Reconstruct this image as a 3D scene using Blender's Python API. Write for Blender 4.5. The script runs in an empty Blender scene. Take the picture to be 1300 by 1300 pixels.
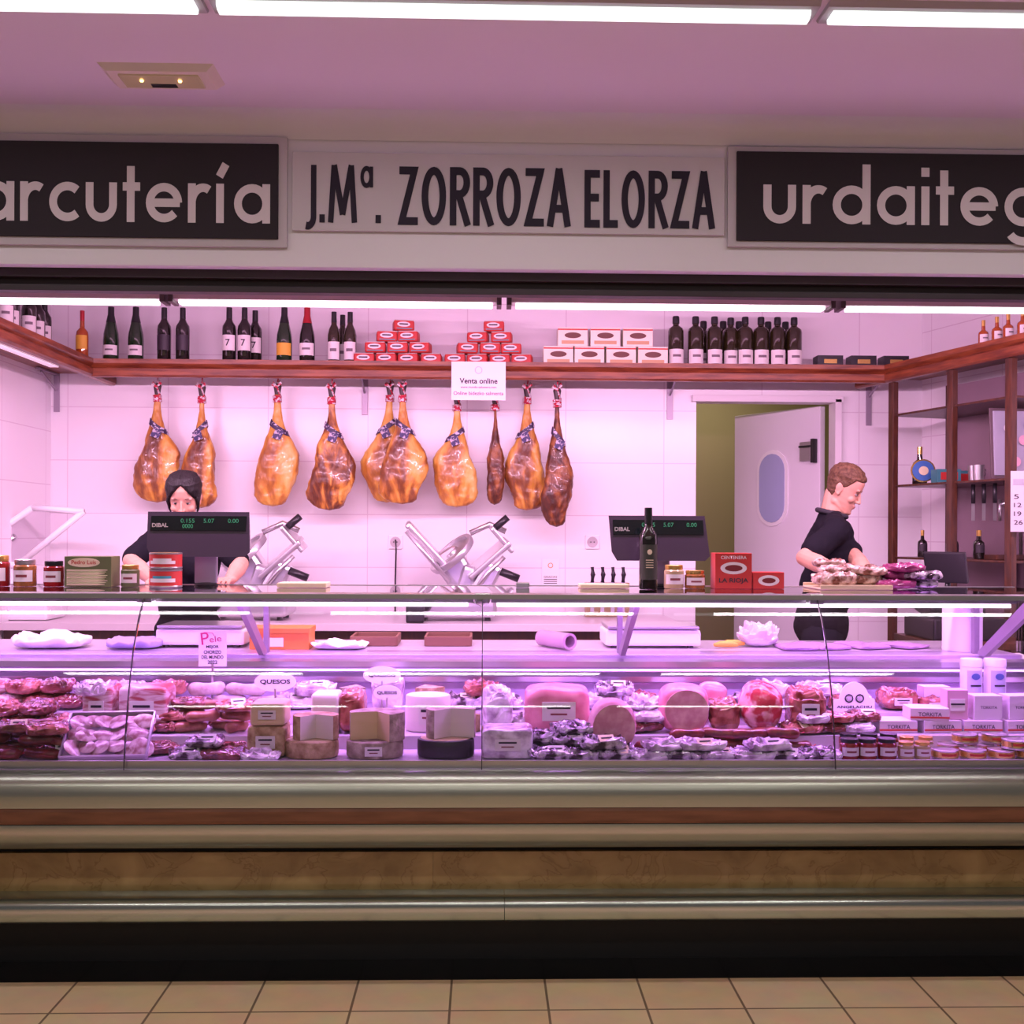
import bpy, bmesh, math, random
from mathutils import Vector, Matrix, noise, Euler
random.seed(7)
sc=bpy.context.scene
col=sc.collection
F=1400.0; CAMZ=1.45
th=math.radians(1.5); rl=math.radians(0.25)
fwd=Vector((math.sin(th),math.cos(th),0)); rt0=Vector((math.cos(th),-math.sin(th),0)); up0=Vector((0,0,1))
rt=rt0*math.cos(rl)+up0*math.sin(rl); upv=up0*math.cos(rl)-rt0*math.sin(rl)
CAM=Vector((0,0,CAMZ))
# survey helper: world point on the plane at distance y for a photo measurement
def W(px,py,y):
    d=rt*(px-650)+upv*(675-py)+fwd*F
    return CAM+d*(y/d.y)
def XP(px,y,py=700): return W(px,py,y).x
def ZP(py,y,px=650): return W(px,py,y).z
def ext(pl,pr,pt,y,zb):
    a=XP(pl,y,pt); b=XP(pr,y,pt)
    return (a+b)/2,b-a,max(0.01,ZP(pt,y,(pl+pr)/2)-zb)

# ---------------- materials ----------------
MC={}
def M(name,c=(.8,.8,.8),rough=.5,metal=0,c2=None,scale=8,stretch=(1,1,1),bump=0,em=None,es=0,coat=0,lo=.35,hi=.65,detail=4,spec=.5,bscale=None,ramp=None,dist=0):
    if name in MC: return MC[name]
    m=bpy.data.materials.new(name); m.use_nodes=True; nt=m.node_tree; b=nt.nodes['Principled BSDF']
    b.inputs['Base Color'].default_value=(*c,1); b.inputs['Roughness'].default_value=rough; b.inputs['Metallic'].default_value=metal
    b.inputs['Coat Weight'].default_value=coat; b.inputs['Specular IOR Level'].default_value=spec
    if em: b.inputs['Emission Color'].default_value=(*em,1); b.inputs['Emission Strength'].default_value=es
    if c2 or bump or ramp:
        tc=nt.nodes.new('ShaderNodeTexCoord'); mp=nt.nodes.new('ShaderNodeMapping'); mp.inputs['Scale'].default_value=stretch
        nz=nt.nodes.new('ShaderNodeTexNoise'); nz.inputs['Scale'].default_value=scale; nz.inputs['Detail'].default_value=detail; nz.inputs['Distortion'].default_value=dist
        nt.links.new(tc.outputs['Object'],mp.inputs[0]); nt.links.new(mp.outputs[0],nz.inputs['Vector'])
        if c2 or ramp:
            r=nt.nodes.new('ShaderNodeValToRGB'); r.color_ramp.elements[0].position=lo; r.color_ramp.elements[1].position=hi
            r.color_ramp.elements[0].color=(*c,1); r.color_ramp.elements[1].color=(*(c2 or c),1)
            if ramp:
                for p_,cc in ramp: el=r.color_ramp.elements.new(p_); el.color=(*cc,1)
            nt.links.new(nz.outputs['Fac'],r.inputs[0]); nt.links.new(r.outputs[0],b.inputs['Base Color'])
        if bump:
            bp=nt.nodes.new('ShaderNodeBump'); bp.inputs['Strength'].default_value=bump; bp.inputs['Distance'].default_value=.01
            src=nz
            if bscale:
                src=nt.nodes.new('ShaderNodeTexNoise'); src.inputs['Scale'].default_value=bscale; nt.links.new(mp.outputs[0],src.inputs['Vector'])
            nt.links.new(src.outputs['Fac'],bp.inputs['Height']); nt.links.new(bp.outputs[0],b.inputs['Normal'])
    MC[name]=m; return m
def glassM(name,tint=(.97,.96,.98),refl=1.0,rough=.02):
    m=bpy.data.materials.new(name); m.use_nodes=True; nt=m.node_tree; nt.nodes.clear()
    o=nt.nodes.new('ShaderNodeOutputMaterial'); mx=nt.nodes.new('ShaderNodeMixShader'); t=nt.nodes.new('ShaderNodeBsdfTransparent'); g=nt.nodes.new('ShaderNodeBsdfGlossy')
    t.inputs[0].default_value=(*tint,1); g.inputs['Roughness'].default_value=rough
    fr=nt.nodes.new('ShaderNodeFresnel'); fr.inputs[0].default_value=1.42
    mu=nt.nodes.new('ShaderNodeMath'); mu.operation='MULTIPLY'; mu.inputs[1].default_value=refl
    nt.links.new(fr.outputs[0],mu.inputs[0]); nt.links.new(mu.outputs[0],mx.inputs[0]); nt.links.new(t.outputs[0],mx.inputs[1]); nt.links.new(g.outputs[0],mx.inputs[2]); nt.links.new(mx.outputs[0],o.inputs[0])
    MC[name]=m; return m
def tileM(name,c1,c2,mortar,w,h,ms=.004,off=(0,0,0),rough=.3,axes='XY',offset=0,var=None):
    m=bpy.data.materials.new(name); m.use_nodes=True; nt=m.node_tree; b=nt.nodes['Principled BSDF']; b.inputs['Roughness'].default_value=rough
    tc=nt.nodes.new('ShaderNodeTexCoord'); sp=nt.nodes.new('ShaderNodeSeparateXYZ'); cb=nt.nodes.new('ShaderNodeCombineXYZ'); mp=nt.nodes.new('ShaderNodeMapping')
    nt.links.new(tc.outputs['Object'],sp.inputs[0]); nt.links.new(sp.outputs[axes[0]],cb.inputs[0]); nt.links.new(sp.outputs[axes[1]],cb.inputs[1]); nt.links.new(cb.outputs[0],mp.inputs[0])
    mp.inputs['Location'].default_value=off
    br=nt.nodes.new('ShaderNodeTexBrick'); br.offset=offset; br.inputs['Scale'].default_value=1; br.inputs['Brick Width'].default_value=w; br.inputs['Row Height'].default_value=h
    br.inputs['Mortar Size'].default_value=ms; br.inputs['Mortar Smooth'].default_value=.1; br.inputs['Color1'].default_value=(*c1,1); br.inputs['Color2'].default_value=(*c2,1); br.inputs['Mortar'].default_value=(*mortar,1)
    nt.links.new(mp.outputs[0],br.inputs['Vector'])
    nz=nt.nodes.new('ShaderNodeTexNoise'); nz.inputs['Scale'].default_value=9; nz.inputs['Detail'].default_value=6; nt.links.new(tc.outputs['Object'],nz.inputs['Vector'])
    mx=nt.nodes.new('ShaderNodeMix'); mx.data_type='RGBA'; mx.blend_type='MULTIPLY'; mx.inputs[0].default_value=(var if var else .1)
    nt.links.new(br.outputs['Color'],mx.inputs[6]); nt.links.new(nz.outputs['Color'],mx.inputs[7]); nt.links.new(mx.outputs[2],b.inputs['Base Color'])
    MC[name]=m; return m

wallT=tileM('wall_tile',(.84,.81,.83),(.83,.80,.82),(.70,.62,.67),.60,.32,.003,(0.1,.05,0),.25,'XZ',var=.04)
wallS=tileM('wall_tile_side',(.84,.81,.83),(.83,.80,.82),(.70,.62,.67),.60,.32,.003,(0,.05,0),.25,'YZ',var=.04)
floorM=tileM('floor_tile',(.90,.66,.38),(.96,.72,.44),(.28,.19,.12),.30,.30,.004,(0.095,-0.205,0),.35,'XY',var=.3)
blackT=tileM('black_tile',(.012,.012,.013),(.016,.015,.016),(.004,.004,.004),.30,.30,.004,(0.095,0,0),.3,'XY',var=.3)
ceilM=M('ceiling_paint',(.72,.62,.70),.7,bump=.05,scale=30)
fasM=M('fascia_paint',(.70,.66,.70),.6,bump=.04,scale=40)
frameM=M('sign_frame_grey',(.50,.45,.48),.6,spec=.2)
nameM=M('sign_panel_grey',(.54,.49,.52),.6,spec=.2)
blackB=M('sign_black',(.034,.028,.034),.7,spec=.1)
letW=M('letter_grey',(.64,.57,.60),.6,spec=.2)
letD=M('letter_dark',(.026,.020,.034),.6,spec=.15)
wood=M('red_wood',(.12,.022,.008),.4,c2=(.27,.07,.022),scale=6,stretch=(1,6,9),coat=.2,bump=.05)
woodSd=M('red_wood_side',(.12,.022,.008),.4,c2=(.27,.07,.022),scale=6,stretch=(6,1,9),coat=.2)
woodX=M('dark_wood',(.045,.014,.008),.4,c2=(.10,.032,.014),scale=8,stretch=(6,6,1),coat=.2)
woodS=M('strip_wood',(.12,.044,.02),.45,c2=(.20,.08,.04),scale=5,stretch=(1,8,8))
steel=M('brushed_steel',(.62,.62,.62),.28,.9,bump=.02,scale=60,stretch=(.05,6,6))
bump_m=M('bumper_metal',(.40,.43,.37),.28,.85,bump=.02,scale=40,stretch=(.03,6,6))
ledgeM=M('ledge_metal',(.50,.57,.52),.2,.9,bump=.02,scale=40,stretch=(.03,6,6))
whiteP=M('white_plastic',(.80,.78,.80),.35)
paper=M('white_paper',(.80,.78,.80),.7)
blackP=M('black_plastic',(.016,.014,.018),.35)
darkR=M('dark_rail',(.025,.012,.018),.5)
marble=M('brown_marble',(.22,.135,.042),.22,c2=(.42,.29,.115),scale=7,stretch=(1,1.3,1.3),detail=12,lo=.30,hi=.72,coat=.2,dist=.6,ramp=[(.49,(.31,.205,.075)),(.505,(.23,.14,.045)),(.52,(.32,.21,.08))])
plinthM=M('plinth_black',(.010,.010,.011),.5)
glass=glassM('clear_glass',refl=1.0)
glassTop=glassM('top_glass',(.86,.83,.88),refl=1.3)
porth=M('porthole_glass',(.36,.40,.60),.15)
olive=M('olive_paint',(.38,.33,.17),.7)
tubeE=M('tube_light',(1,1,1),.5,em=(1,.93,.96),es=3.5)
tubeH=M('hall_tube_light',(1,1,1),.5,em=(.88,1,.97),es=1.3)
ledE=M('case_led',(1,1,1),.5,em=(1,.80,1),es=4)
ledD=M('case_led_dim',(1,1,1),.5,em=(.74,.36,1),es=1.5)
green=M('digit_green',(.05,.35,.18),.5,em=(.2,.9,.45),es=.12)
darkgl=M('dark_bottle_glass',(.012,.010,.008),.08,coat=.6)
greengl=M('green_bottle_glass',(.010,.028,.010),.08,coat=.6)
amber=M('amber_glass',(.35,.07,.012),.08,coat=.6)
oilgl=M('oil_bottle_glass',(.022,.016,.005),.1,coat=.6)
foilB=M('black_foil',(.02,.02,.022),.3,.3); foilR=M('red_foil',(.40,.02,.03),.3,.3); foilG=M('gold_foil',(.7,.45,.12),.3,.8)
labW=M('white_label',(.72,.68,.66),.6); labY=M('yellow_label',(.70,.38,.04),.6); labK=M('black_label',(.03,.02,.03),.5); labC=M('cream_label',(.72,.62,.40),.6)
redM=M('red_print',(.50,.03,.025),.45); blueM=M('blue_print',(.05,.15,.42),.45); tealM=M('teal_print',(.05,.30,.36),.45)
tinM=M('tin_metal',(.60,.56,.55),.3,.9); goldM=M('gold_tin',(.75,.50,.15),.25,.8)
cream=M('cream_carton',(.78,.74,.60),.6); darkgreen=M('olive_carton',(.12,.14,.05),.5)
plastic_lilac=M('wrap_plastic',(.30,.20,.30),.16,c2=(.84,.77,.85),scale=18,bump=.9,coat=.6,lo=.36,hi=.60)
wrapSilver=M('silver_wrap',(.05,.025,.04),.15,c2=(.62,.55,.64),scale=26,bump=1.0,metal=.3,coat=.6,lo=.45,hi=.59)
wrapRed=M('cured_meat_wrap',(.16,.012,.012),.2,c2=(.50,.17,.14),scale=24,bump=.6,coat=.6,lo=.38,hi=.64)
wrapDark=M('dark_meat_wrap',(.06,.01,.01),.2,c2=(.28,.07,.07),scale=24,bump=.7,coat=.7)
skinM=M('skin',(.50,.27,.19),.55,spec=.3,c2=(.46,.23,.16),scale=14); lipM=M('lips',(.36,.12,.10),.5)
hairB=M('black_hair',(.008,.006,.006),.5,bump=.5,scale=60,stretch=(4,4,.5),spec=.25); hairBr=M('brown_hair',(.13,.068,.036),.6,c2=(.06,.028,.015),bump=.7,scale=70,spec=.2)
shirt=M('black_shirt',(.008,.007,.011),.9,bump=.6,scale=12,spec=.1); trous=M('dark_trousers',(.012,.012,.018),.9,spec=.1)
eyeW=M('eye_white',(.50,.44,.42),.4); eyeD=M('eye_dark',(.015,.010,.008),.3)
brkG=M('bracket_grey',(.32,.27,.33),.4,.5)

# ---------------- mesh helpers ----------------
def link(o,parent=None,loc=None,rot=None):
    col.objects.link(o)
    if parent: o.parent=parent
    if loc is not None: o.location=loc
    if rot is not None: o.rotation_euler=rot
    return o
def mk(name,bm,mats,parent=None,loc=None,rot=None,smooth=False):
    me=bpy.data.meshes.new(name); bm.normal_update(); bm.to_mesh(me); bm.free()
    if not isinstance(mats,(list,tuple)): mats=[mats]
    for m in mats: me.materials.append(m)
    if smooth:
        for p in me.polygons: p.use_smooth=True
    return link(bpy.data.objects.new(name,me),parent,loc,rot)
def boxbm(bm,size,c=(0,0,0),bev=0,rot=None,mi=0,seg=2):
    r=bmesh.ops.create_cube(bm,size=1)
    vs=r['verts']
    for v in vs: v.co=Vector((v.co.x*size[0],v.co.y*size[1],v.co.z*size[2]))
    fs=set(f for v in vs for f in v.link_faces)
    if bev>0:
        es=list(set(e for v in vs for e in v.link_edges))
        rr=bmesh.ops.bevel(bm,geom=es,offset=min(bev,min(size)*.45),segments=seg,affect='EDGES',profile=.6)
        vs=list(set(v for f in rr['faces'] for v in f.verts)|set(v for v in vs if v.is_valid))
        fs=set(f for v in vs for f in v.link_faces)
    mt=Matrix.Translation(c)
    if rot is not None: mt=mt@Euler(rot).to_matrix().to_4x4()
    for v in vs: v.co=mt@v.co
    for f in fs: f.material_index=mi
def box(name,size,c,mat,parent=None,bev=.002,rot=None,seg=2):
    bm=bmesh.new(); boxbm(bm,size,(0,0,0),bev,seg=seg)
    return mk(name,bm,mat,parent,c,rot)
def boxes(name,lst,mats,parent=None,loc=None,bev=.002):
    bm=bmesh.new()
    for t in lst:
        boxbm(bm,t[0],t[1],bev,t[2] if len(t)>2 else None,t[3] if len(t)>3 else 0)
    return mk(name,bm,mats,parent,loc)
def lathe(name,prof,mat,parent=None,loc=None,rot=None,seg=20,smooth=True,a0=0,a1=None,squash=1,sharp=True):
    bm=bmesh.new(); full=a1 is None
    n=seg; rings=[]
    for (r,z) in prof:
        if r<1e-6 and full: rings.append([bm.verts.new((0,0,z))])
        else:
            cnt=n if full else n+1
            rings.append([bm.verts.new((r*math.cos(a0+(2*math.pi if full else (a1-a0))*k/n),r*squash*math.sin(a0+(2*math.pi if full else (a1-a0))*k/n),z)) for k in range(cnt)])
    for a,b in zip(rings,rings[1:]):
        if len(a)==1 and len(b)==1: continue
        for k in range(n):
            k2=(k+1)%n if full else k+1
            if len(a)==1: bm.faces.new((a[0],b[k2],b[k]))
            elif len(b)==1: bm.faces.new((a[k],a[k2],b[0]))
            else: bm.faces.new((a[k],a[k2],b[k2],b[k]))
    bmesh.ops.recalc_face_normals(bm,faces=bm.faces)
    o=mk(name,bm,mat,parent,loc,rot,smooth)
    if smooth and sharp:
        try: o.data.set_sharp_from_angle(angle=math.radians(40))
        except Exception: pass
    return o
def prof(name,pts,x0,x1,mat,parent=None,smooth=False,closed=True):
    bm=bmesh.new()
    a=[bm.verts.new((x0,p[0],p[1])) for p in pts]; b=[bm.verts.new((x1,p[0],p[1])) for p in pts]
    n=len(pts)
    for i in range(n if closed else n-1):
        j=(i+1)%n; bm.faces.new((a[i],a[j],b[j],b[i]))
    if closed: bm.faces.new(a); bm.faces.new(b[::-1])
    bmesh.ops.recalc_face_normals(bm,faces=bm.faces)
    o=mk(name,bm,mat,parent,smooth=smooth)
    if smooth: o.data.set_sharp_from_angle(angle=math.radians(40))
    return o
def tubebm(bm,pts,r,seg=8,cap=True,radii=None):
    pts=[Vector(p) for p in pts]; rings=[]
    for i,p in enumerate(pts):
        t=(pts[min(i+1,len(pts)-1)]-pts[max(i-1,0)]).normalized()
        u=t.cross(Vector((0,0,1)));
        if u.length<.05: u=t.cross(Vector((0,1,0)))
        u.normalize(); w=t.cross(u)
        rr=radii[i] if radii else r
        rings.append([bm.verts.new(p+(u*math.cos(2*math.pi*k/seg)+w*math.sin(2*math.pi*k/seg))*rr) for k in range(seg)])
    for a,b in zip(rings,rings[1:]):
        for k in range(seg): bm.faces.new((a[k],a[(k+1)%seg],b[(k+1)%seg],b[k]))
    if cap: bm.faces.new(rings[0][::-1]); bm.faces.new(rings[-1])
def tube(name,pts,r,mat,parent=None,loc=None,rot=None,radii=None,seg=8):
    bm=bmesh.new(); tubebm(bm,pts,r,seg,radii=radii); bmesh.ops.recalc_face_normals(bm,faces=bm.faces)
    return mk(name,bm,mat,parent,loc,rot,True)
def sgn(a,p): return math.copysign(abs(a)**p,a)
def blob(name,size,mat,parent=None,loc=None,rot=None,pw=.5,pz=.5,amp=0,fr=8,seed=0,nu=24,nv=14,crumple=False,smooth=None):
    """super-ellipsoid with wrinkles, base at z=0"""
    bm=bmesh.new(); rings=[]
    sx,sy,sz=[s/2 for s in size]; so=Vector((seed*3.1,seed*1.7,seed*.9))
    for j in range(nv+1):
        ph=-math.pi/2+math.pi*j/nv; row=[]
        for i in range(nu):
            a=2*math.pi*i/nu
            v=Vector((sx*sgn(math.cos(ph),pz)*sgn(math.cos(a),pw),sy*sgn(math.cos(ph),pz)*sgn(math.sin(a),pw),sz*sgn(math.sin(ph),pz)))
            if amp:
                d=v.normalized() if v.length>0 else Vector((0,0,1))
                if crumple: v+=(d*.5+Vector((0,0,.6)))*(abs(noise.noise(v*fr+so))*1.6-.3+abs(noise.noise(v*fr*2.3+so))*.9+noise.noise(v*fr*5+so)*.35)*amp*(1 if v.z>-sz*.5 else .2)
                else: v+=d*noise.noise(v*fr+so)*amp
            v.z=max(v.z,-sz)
            row.append(v+Vector((0,0,sz)))
            if j in (0,nv): break
        rings.append([bm.verts.new(p) for p in row])
    for a,b in zip(rings,rings[1:]):
        for k in range(nu):
            k2=(k+1)%nu
            if len(a)==1: bm.faces.new((a[0],b[k2],b[k]))
            elif len(b)==1: bm.faces.new((a[k],a[k2],b[0]))
            else: bm.faces.new((a[k],a[k2],b[k2],b[k]))
    bmesh.ops.recalc_face_normals(bm,faces=bm.faces)
    return mk(name,bm,mat,parent,loc,rot,(not crumple) if smooth is None else smooth)
TC={}
def textmesh(s,bold):
    k=(s,bold)
    if k in TC: return TC[k]
    cu=bpy.data.curves.new('lettering','FONT'); cu.body=s; cu.align_x='CENTER'; cu.offset=bold; cu.resolution_u=4
    o=bpy.data.objects.new('tmp',cu); col.objects.link(o)
    dg=bpy.context.evaluated_depsgraph_get(); me=bpy.data.meshes.new_from_object(o.evaluated_get(dg))
    bpy.data.objects.remove(o)
    xs=[v.co.x for v in me.vertices]; ys=[v.co.y for v in me.vertices]
    TC[k]=(me,min(xs),max(xs),min(ys),max(ys)); return TC[k]
def text(s,w,h,c,mat,parent=None,bold=0.0,rot=None,name='lettering'):
    """flat lettering facing -Y, centred on c, fitted to w x h"""
    me0,x0,x1,y0,y1=textmesh(s,bold); me=me0.copy()
    if h is None: h=w*(y1-y0)/(x1-x0)
    if w is None: w=h*(x1-x0)/(y1-y0)
    for v in me.vertices:
        v.co=Vector(((v.co.x-(x0+x1)/2)/(x1-x0)*w,0,(v.co.y-(y0+y1)/2)/(y1-y0)*h))
    me.materials.clear(); me.materials.append(mat)
    o=bpy.data.objects.new(name,me); return link(o,parent,c,rot)
# --- geometric sign alphabet drawn with strokes (units: x-height or cap height = 1)
def arc(cx,cy,rx,ry,a0,a1,n=28): return [(cx+rx*math.cos(math.radians(a0+(a1-a0)*i/n)),cy+ry*math.sin(math.radians(a0+(a1-a0)*i/n))) for i in range(n+1)]
s_=.215; h_=s_/2; R_=.5-h_
LOW={'a':([arc(.5,.5,R_,R_,0,360),[(1-h_,0),(1-h_,1)]],1.0),'d':([arc(.5,.5,R_,R_,0,360),[(1-h_,0),(1-h_,1.55)]],1.0),
 'g':([arc(.5,.5,R_,R_,0,360),[(1-h_,1),(1-h_,-.02)]+arc(.5,-.05,R_,.34,0,-150,16)],1.0),
 'c':([arc(.52,.5,R_,R_,48,312)],.86),'e':([arc(.5,.5,R_,R_,0,318),[(h_*1.5,.5),(1-h_*.6,.5)]],1.0),
 'r':([[(h_,0),(h_,1)],arc(.42,.50,.42-h_,R_,170,58,12)],.62),
 'u':([[(h_,1),(h_,.46)]+arc(.43,.44,.43-h_,.44-h_,180,360,16)+[(.86-h_,1)]],.86),
 't':([[(.22,0),(.22,1.42)],[(0,.90),(.48,.90)]],.48),'i':([[(h_,0),(h_,1)],[(h_,1.25),(h_,1.25+s_*1.1)]],s_),
 'í':([[(h_,0),(h_,1)],[(h_-.02,1.18),(h_+.16,1.50)]],s_+.12),'h':([[(h_,0),(h_,1.55)],arc(.43,.56,.43-h_,.44-h_,180,0,16)+[(.86-h_,0)]],.86)}
u_=.135; k_=u_/2
CP={'Z':([[(.02,1-k_),(.40-k_*1.1,1-k_),(k_*1.1,k_),(.40,k_)]],.40),'O':([arc(.25,.5,.25-k_,.5-k_,0,360,36)],.50),
     'R':([[(k_,0),(k_,1)],[(k_,1-k_),(.19,1-k_)]+arc(.20,.735,.145,.265-k_,88,-88,12)+[(.19,.47+k_),(k_,.47+k_)],[(.19,.50),(.37,0)]],.40),
     'A':([[(k_*.7,0),(.23,1)],[(.46-k_*.7,0),(.23,1)],[(.09,.31),(.37,.31)]],.46),
     'E':([[(k_,0),(k_,1)],[(k_,1-k_),(.33,1-k_)],[(k_,.52),(.31,.52)],[(k_,k_),(.33,k_)]],.33),'L':([[(k_,0),(k_,1)],[(k_,k_),(.31,k_)]],.31),
     'J':([[(.24,1),(.24,.10)]+arc(.10,.10,.14,.16,-5,-110,8)],.24+k_),'.':([[(k_,0),(k_,u_*1.05)]],u_),
     'M':([[(k_,0),(.15,1)],[(.15,1),(.36,.14)],[(.36,.14),(.57,1)],[(.57,1),(.72-k_,0)]],.72),
     'ª':([arc(.15,.80,.11,.15,0,360,20),[(.27,.62),(.27,.98)]],.30)}
def strokes(word,table,sw,gap,w,hunit,c,base,mat,parent,thin={}):
    """lay out glyph strokes, fit total width to w; hunit = metres per unit height; base = baseline z"""
    x=0; segs=[]
    for ch in word:
        g,adv=table[ch]
        for st in g: segs.append(([(px+x,py) for px,py in st],thin.get(ch,sw)))
        x+=adv+gap
    tot=x-gap; kx=w/tot; bm=bmesh.new()
    for si,(pts,sw_) in enumerate(segs):
        P=[]
        for p in pts:
            q=Vector(p)
            if not P or (q-P[-1]).length>1e-3: P.append(q)
        n=len(P); hw=sw_/2; closed=(P[0]-P[-1]).length<1e-3; L_,Rr=[],[]; yo=-(si%4)*.0003
        for i in range(n):
            a=P[i-1] if i>0 else (P[n-2] if closed else None); b=P[i+1] if i<n-1 else (P[1] if closed else None)
            t1=(P[i]-a).normalized() if a is not None else (b-P[i]).normalized(); t2=(b-P[i]).normalized() if b is not None else t1
            m=(t1+t2); m=m.normalized() if m.length>1e-4 else t1
            nn=Vector((-m.y,m.x)); wv=hw/max(.45,abs(nn.dot(Vector((-t1.y,t1.x)))))
            for lst,s in ((L_,1),(Rr,-1)):
                q=P[i]+nn*wv*s; lst.append(bm.verts.new((q.x*kx-w/2,yo,q.y*hunit)))
        for i in range(n-1): bm.faces.new((L_[i],Rr[i],Rr[i+1],L_[i+1]))
    bm.normal_update()
    for f in bm.faces:
        if f.normal.y>0: f.normal_flip()
    return mk('lettering',bm,mat,parent,(c[0],c[1],base))
def reg(o,label,cat,group=None,kind=None):
    o['label']=label; o['category']=cat
    if group: o['group']=group
    if kind: o['kind']=kind
    return o
def T(name,label,cat,loc=(0,0,0),group=None,rz=0):
    e=bpy.data.objects.new(name,None); e.empty_display_size=.05; link(e,None,loc,(0,0,rz)); return reg(e,label,cat,group)
def dup(e,loc,rz=None,scale=None,label=None,rot=None):
    n=e.copy(); col.objects.link(n); n.location=loc
    if rz is not None: n.rotation_euler=(0,0,rz)
    if rot is not None: n.rotation_euler=rot
    if scale is not None: n.scale=scale if isinstance(scale,(tuple,list)) else (scale,)*3
    if label: n['label']=label
    def rec(s,d):
        for ch in s.children:
            if ch is n: continue
            c=ch.copy(); col.objects.link(c); c.parent=d; rec(ch,c)
    rec(e,n)
    return n
def S(o,label,cat='room'): return reg(o,label,cat,kind='structure')

# ================= STRUCTURE =================
FZ=.10
S(box('floor',(9,8.07,.06),(0,-.465,-.03),floorM,bev=0),'tan ceramic tile market floor','floor')
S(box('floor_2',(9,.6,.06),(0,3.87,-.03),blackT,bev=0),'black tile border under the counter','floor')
S(box('floor_3',(9,4.4,.06),(0,6.37,-.03),M('inner_floor',(.25,.2,.18),.5),bev=0),'plain floor under the stall','floor')
S(box('trim_1',(6.0,1.82,FZ),(.40,5.79,FZ/2),M('platform',(.22,.17,.15),.5),bev=0),'raised stall floor platform behind counter','floor')
S(box('ceiling',(9,8.4,.08),(0,-.3,2.94),ceilM,bev=0),'mauve painted market hall ceiling','ceiling')
S(box('ceiling_2',(9,4.6,.08),(0,6.2,2.94),M('inner_ceiling',(.75,.6,.68),.7),bev=0),'pale painted stall ceiling','ceiling')
zf=ZP(342,3.9)
S(box('wall_front',(9,.05,2.9-zf),(0,3.925,(2.9+zf)/2),fasM,bev=.004),'grey painted fascia wall above the counter','wall')
cp=[(3.9,2.9),(3.9,2.84)]+[(3.9-.10+.10*math.cos(a),2.80+.10*math.sin(a)) for a in [math.radians(x) for x in (15,30,45,60,75,90)]]
S(prof('trim_2',cp,-4.5,4.5,fasM,smooth=True),'rounded cove between fascia and ceiling','trim')
dx0=XP(883,6.7); dx1=XP(1061,6.7); dz=ZP(507,6.7,970)
bm=bmesh.new()
boxbm(bm,(dx0+2.6,.1,2.9-FZ),((dx0-2.6)/2,6.75,(2.9+FZ)/2))
boxbm(bm,(3.4-dx1,.1,2.9-FZ),((dx1+3.4)/2,6.75,(2.9+FZ)/2))
boxbm(bm,(dx1-dx0,.1,2.9-dz),((dx0+dx1)/2,6.75,(2.9+dz)/2))
S(mk('wall_back',bm,wallT),'white glazed tile back wall with doorway','wall')
S(box('wall_left',(.1,2.75,2.9),(-2.65,5.425,1.45),wallS,bev=0),'white tiled side wall','wall')
XR=XP(1124,6.3); PH=math.radians(15.5); CY=6.28
def cab(x,y,z=0):  # cabinet-run local frame -> world
    return Vector((XR+x*math.cos(PH)-y*math.sin(PH),CY+x*math.sin(PH)+y*math.cos(PH),z))
o=box('wall_right',(.1,2.95,2.9),cab(.52,-.98,1.45),wallS,bev=0); o.rotation_euler=(0,0,PH)
S(o,'white tiled angled side wall','wall')
S(box('wall_left_front',(1.8,.1,zf),(-3.6,3.96,zf/2),fasM,bev=0),'painted pier beside the stall','wall')
S(box('wall_right_front',(1.42,.1,zf),(3.79,3.96,zf/2),fasM,bev=0),'painted pier beside the stall','wall')
S(boxes('wall_corridor',[((3.2,.08,2.8),(1.9,8.54,1.5)),((.08,1.7,2.8),(.9,7.65,1.5)),((.08,1.7,2.8),(3.0,7.65,1.5))],olive,bev=0),'olive painted back corridor walls','wall')
frW=M('frame_white',(.72,.68,.70),.4)
for i,(sz_,c_) in enumerate([((.04,.13,dz-FZ),(dx1,6.72,(dz+FZ)/2)),((dx1-dx0+.06,.13,.04),((dx0+dx1)/2,6.72,dz))]): S(box('trim_%d'%(3+i),sz_,c_,frW),'white door frame around doorway','door frame')
hx,hy=dx1-.035,6.86; fx,fy=XP(935,7.5),7.5
L=math.hypot(hx-fx,hy-fy); ang=math.atan2(hy-fy,hx-fx)
d=T('door_1','white swing door with oval porthole, standing ajar','door',(fx,fy,FZ),rz=ang); d['kind']='structure'
dh=dz-FZ-.03
doorM=M('door_white',(.74,.70,.76),.35)
box('door_leaf',(L,.045,dh),(L/2,0,dh/2+.01),doorM,d,bev=.004)
def stadium(w,h,n=10):
    r=w/2; pts=[]
    for k in range(n+1): a=math.pi*k/n; pts.append((r*math.cos(a),h/2-r+r*math.sin(a)))
    for k in range(n+1): a=math.pi+math.pi*k/n; pts.append((r*math.cos(a),-h/2+r+r*math.sin(a)))
    return pts
def platepoly(name,pts,th_,mat,parent,loc,rot=None):
    bm=bmesh.new(); a=[bm.verts.new((x,-th_/2,z)) for x,z in pts]; b=[bm.verts.new((x,th_/2,z)) for x,z in pts]
    bm.faces.new(a); bm.faces.new(b[::-1]); n=len(pts)
    for i in range(n): bm.faces.new((a[i],b[i],b[(i+1)%n],a[(i+1)%n]))
    bmesh.ops.recalc_face_normals(bm,faces=bm.faces); return mk(name,bm,mat,parent,loc,rot)
def disc_pts(rx,rz,n=24): return [(rx*math.cos(2*math.pi*i/n),rz*math.sin(2*math.pi*i/n)) for i in range(n)]
zc=ZP(620,7.2,993)-FZ; hh=.45; wl=L*.36
platepoly('porthole_frame',stadium(wl,hh+.05),.06,whiteP,d,(L*.47,0,zc))
platepoly('porthole_glass',stadium(wl-.05,hh),.07,porth,d,(L*.47,0,zc))
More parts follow.
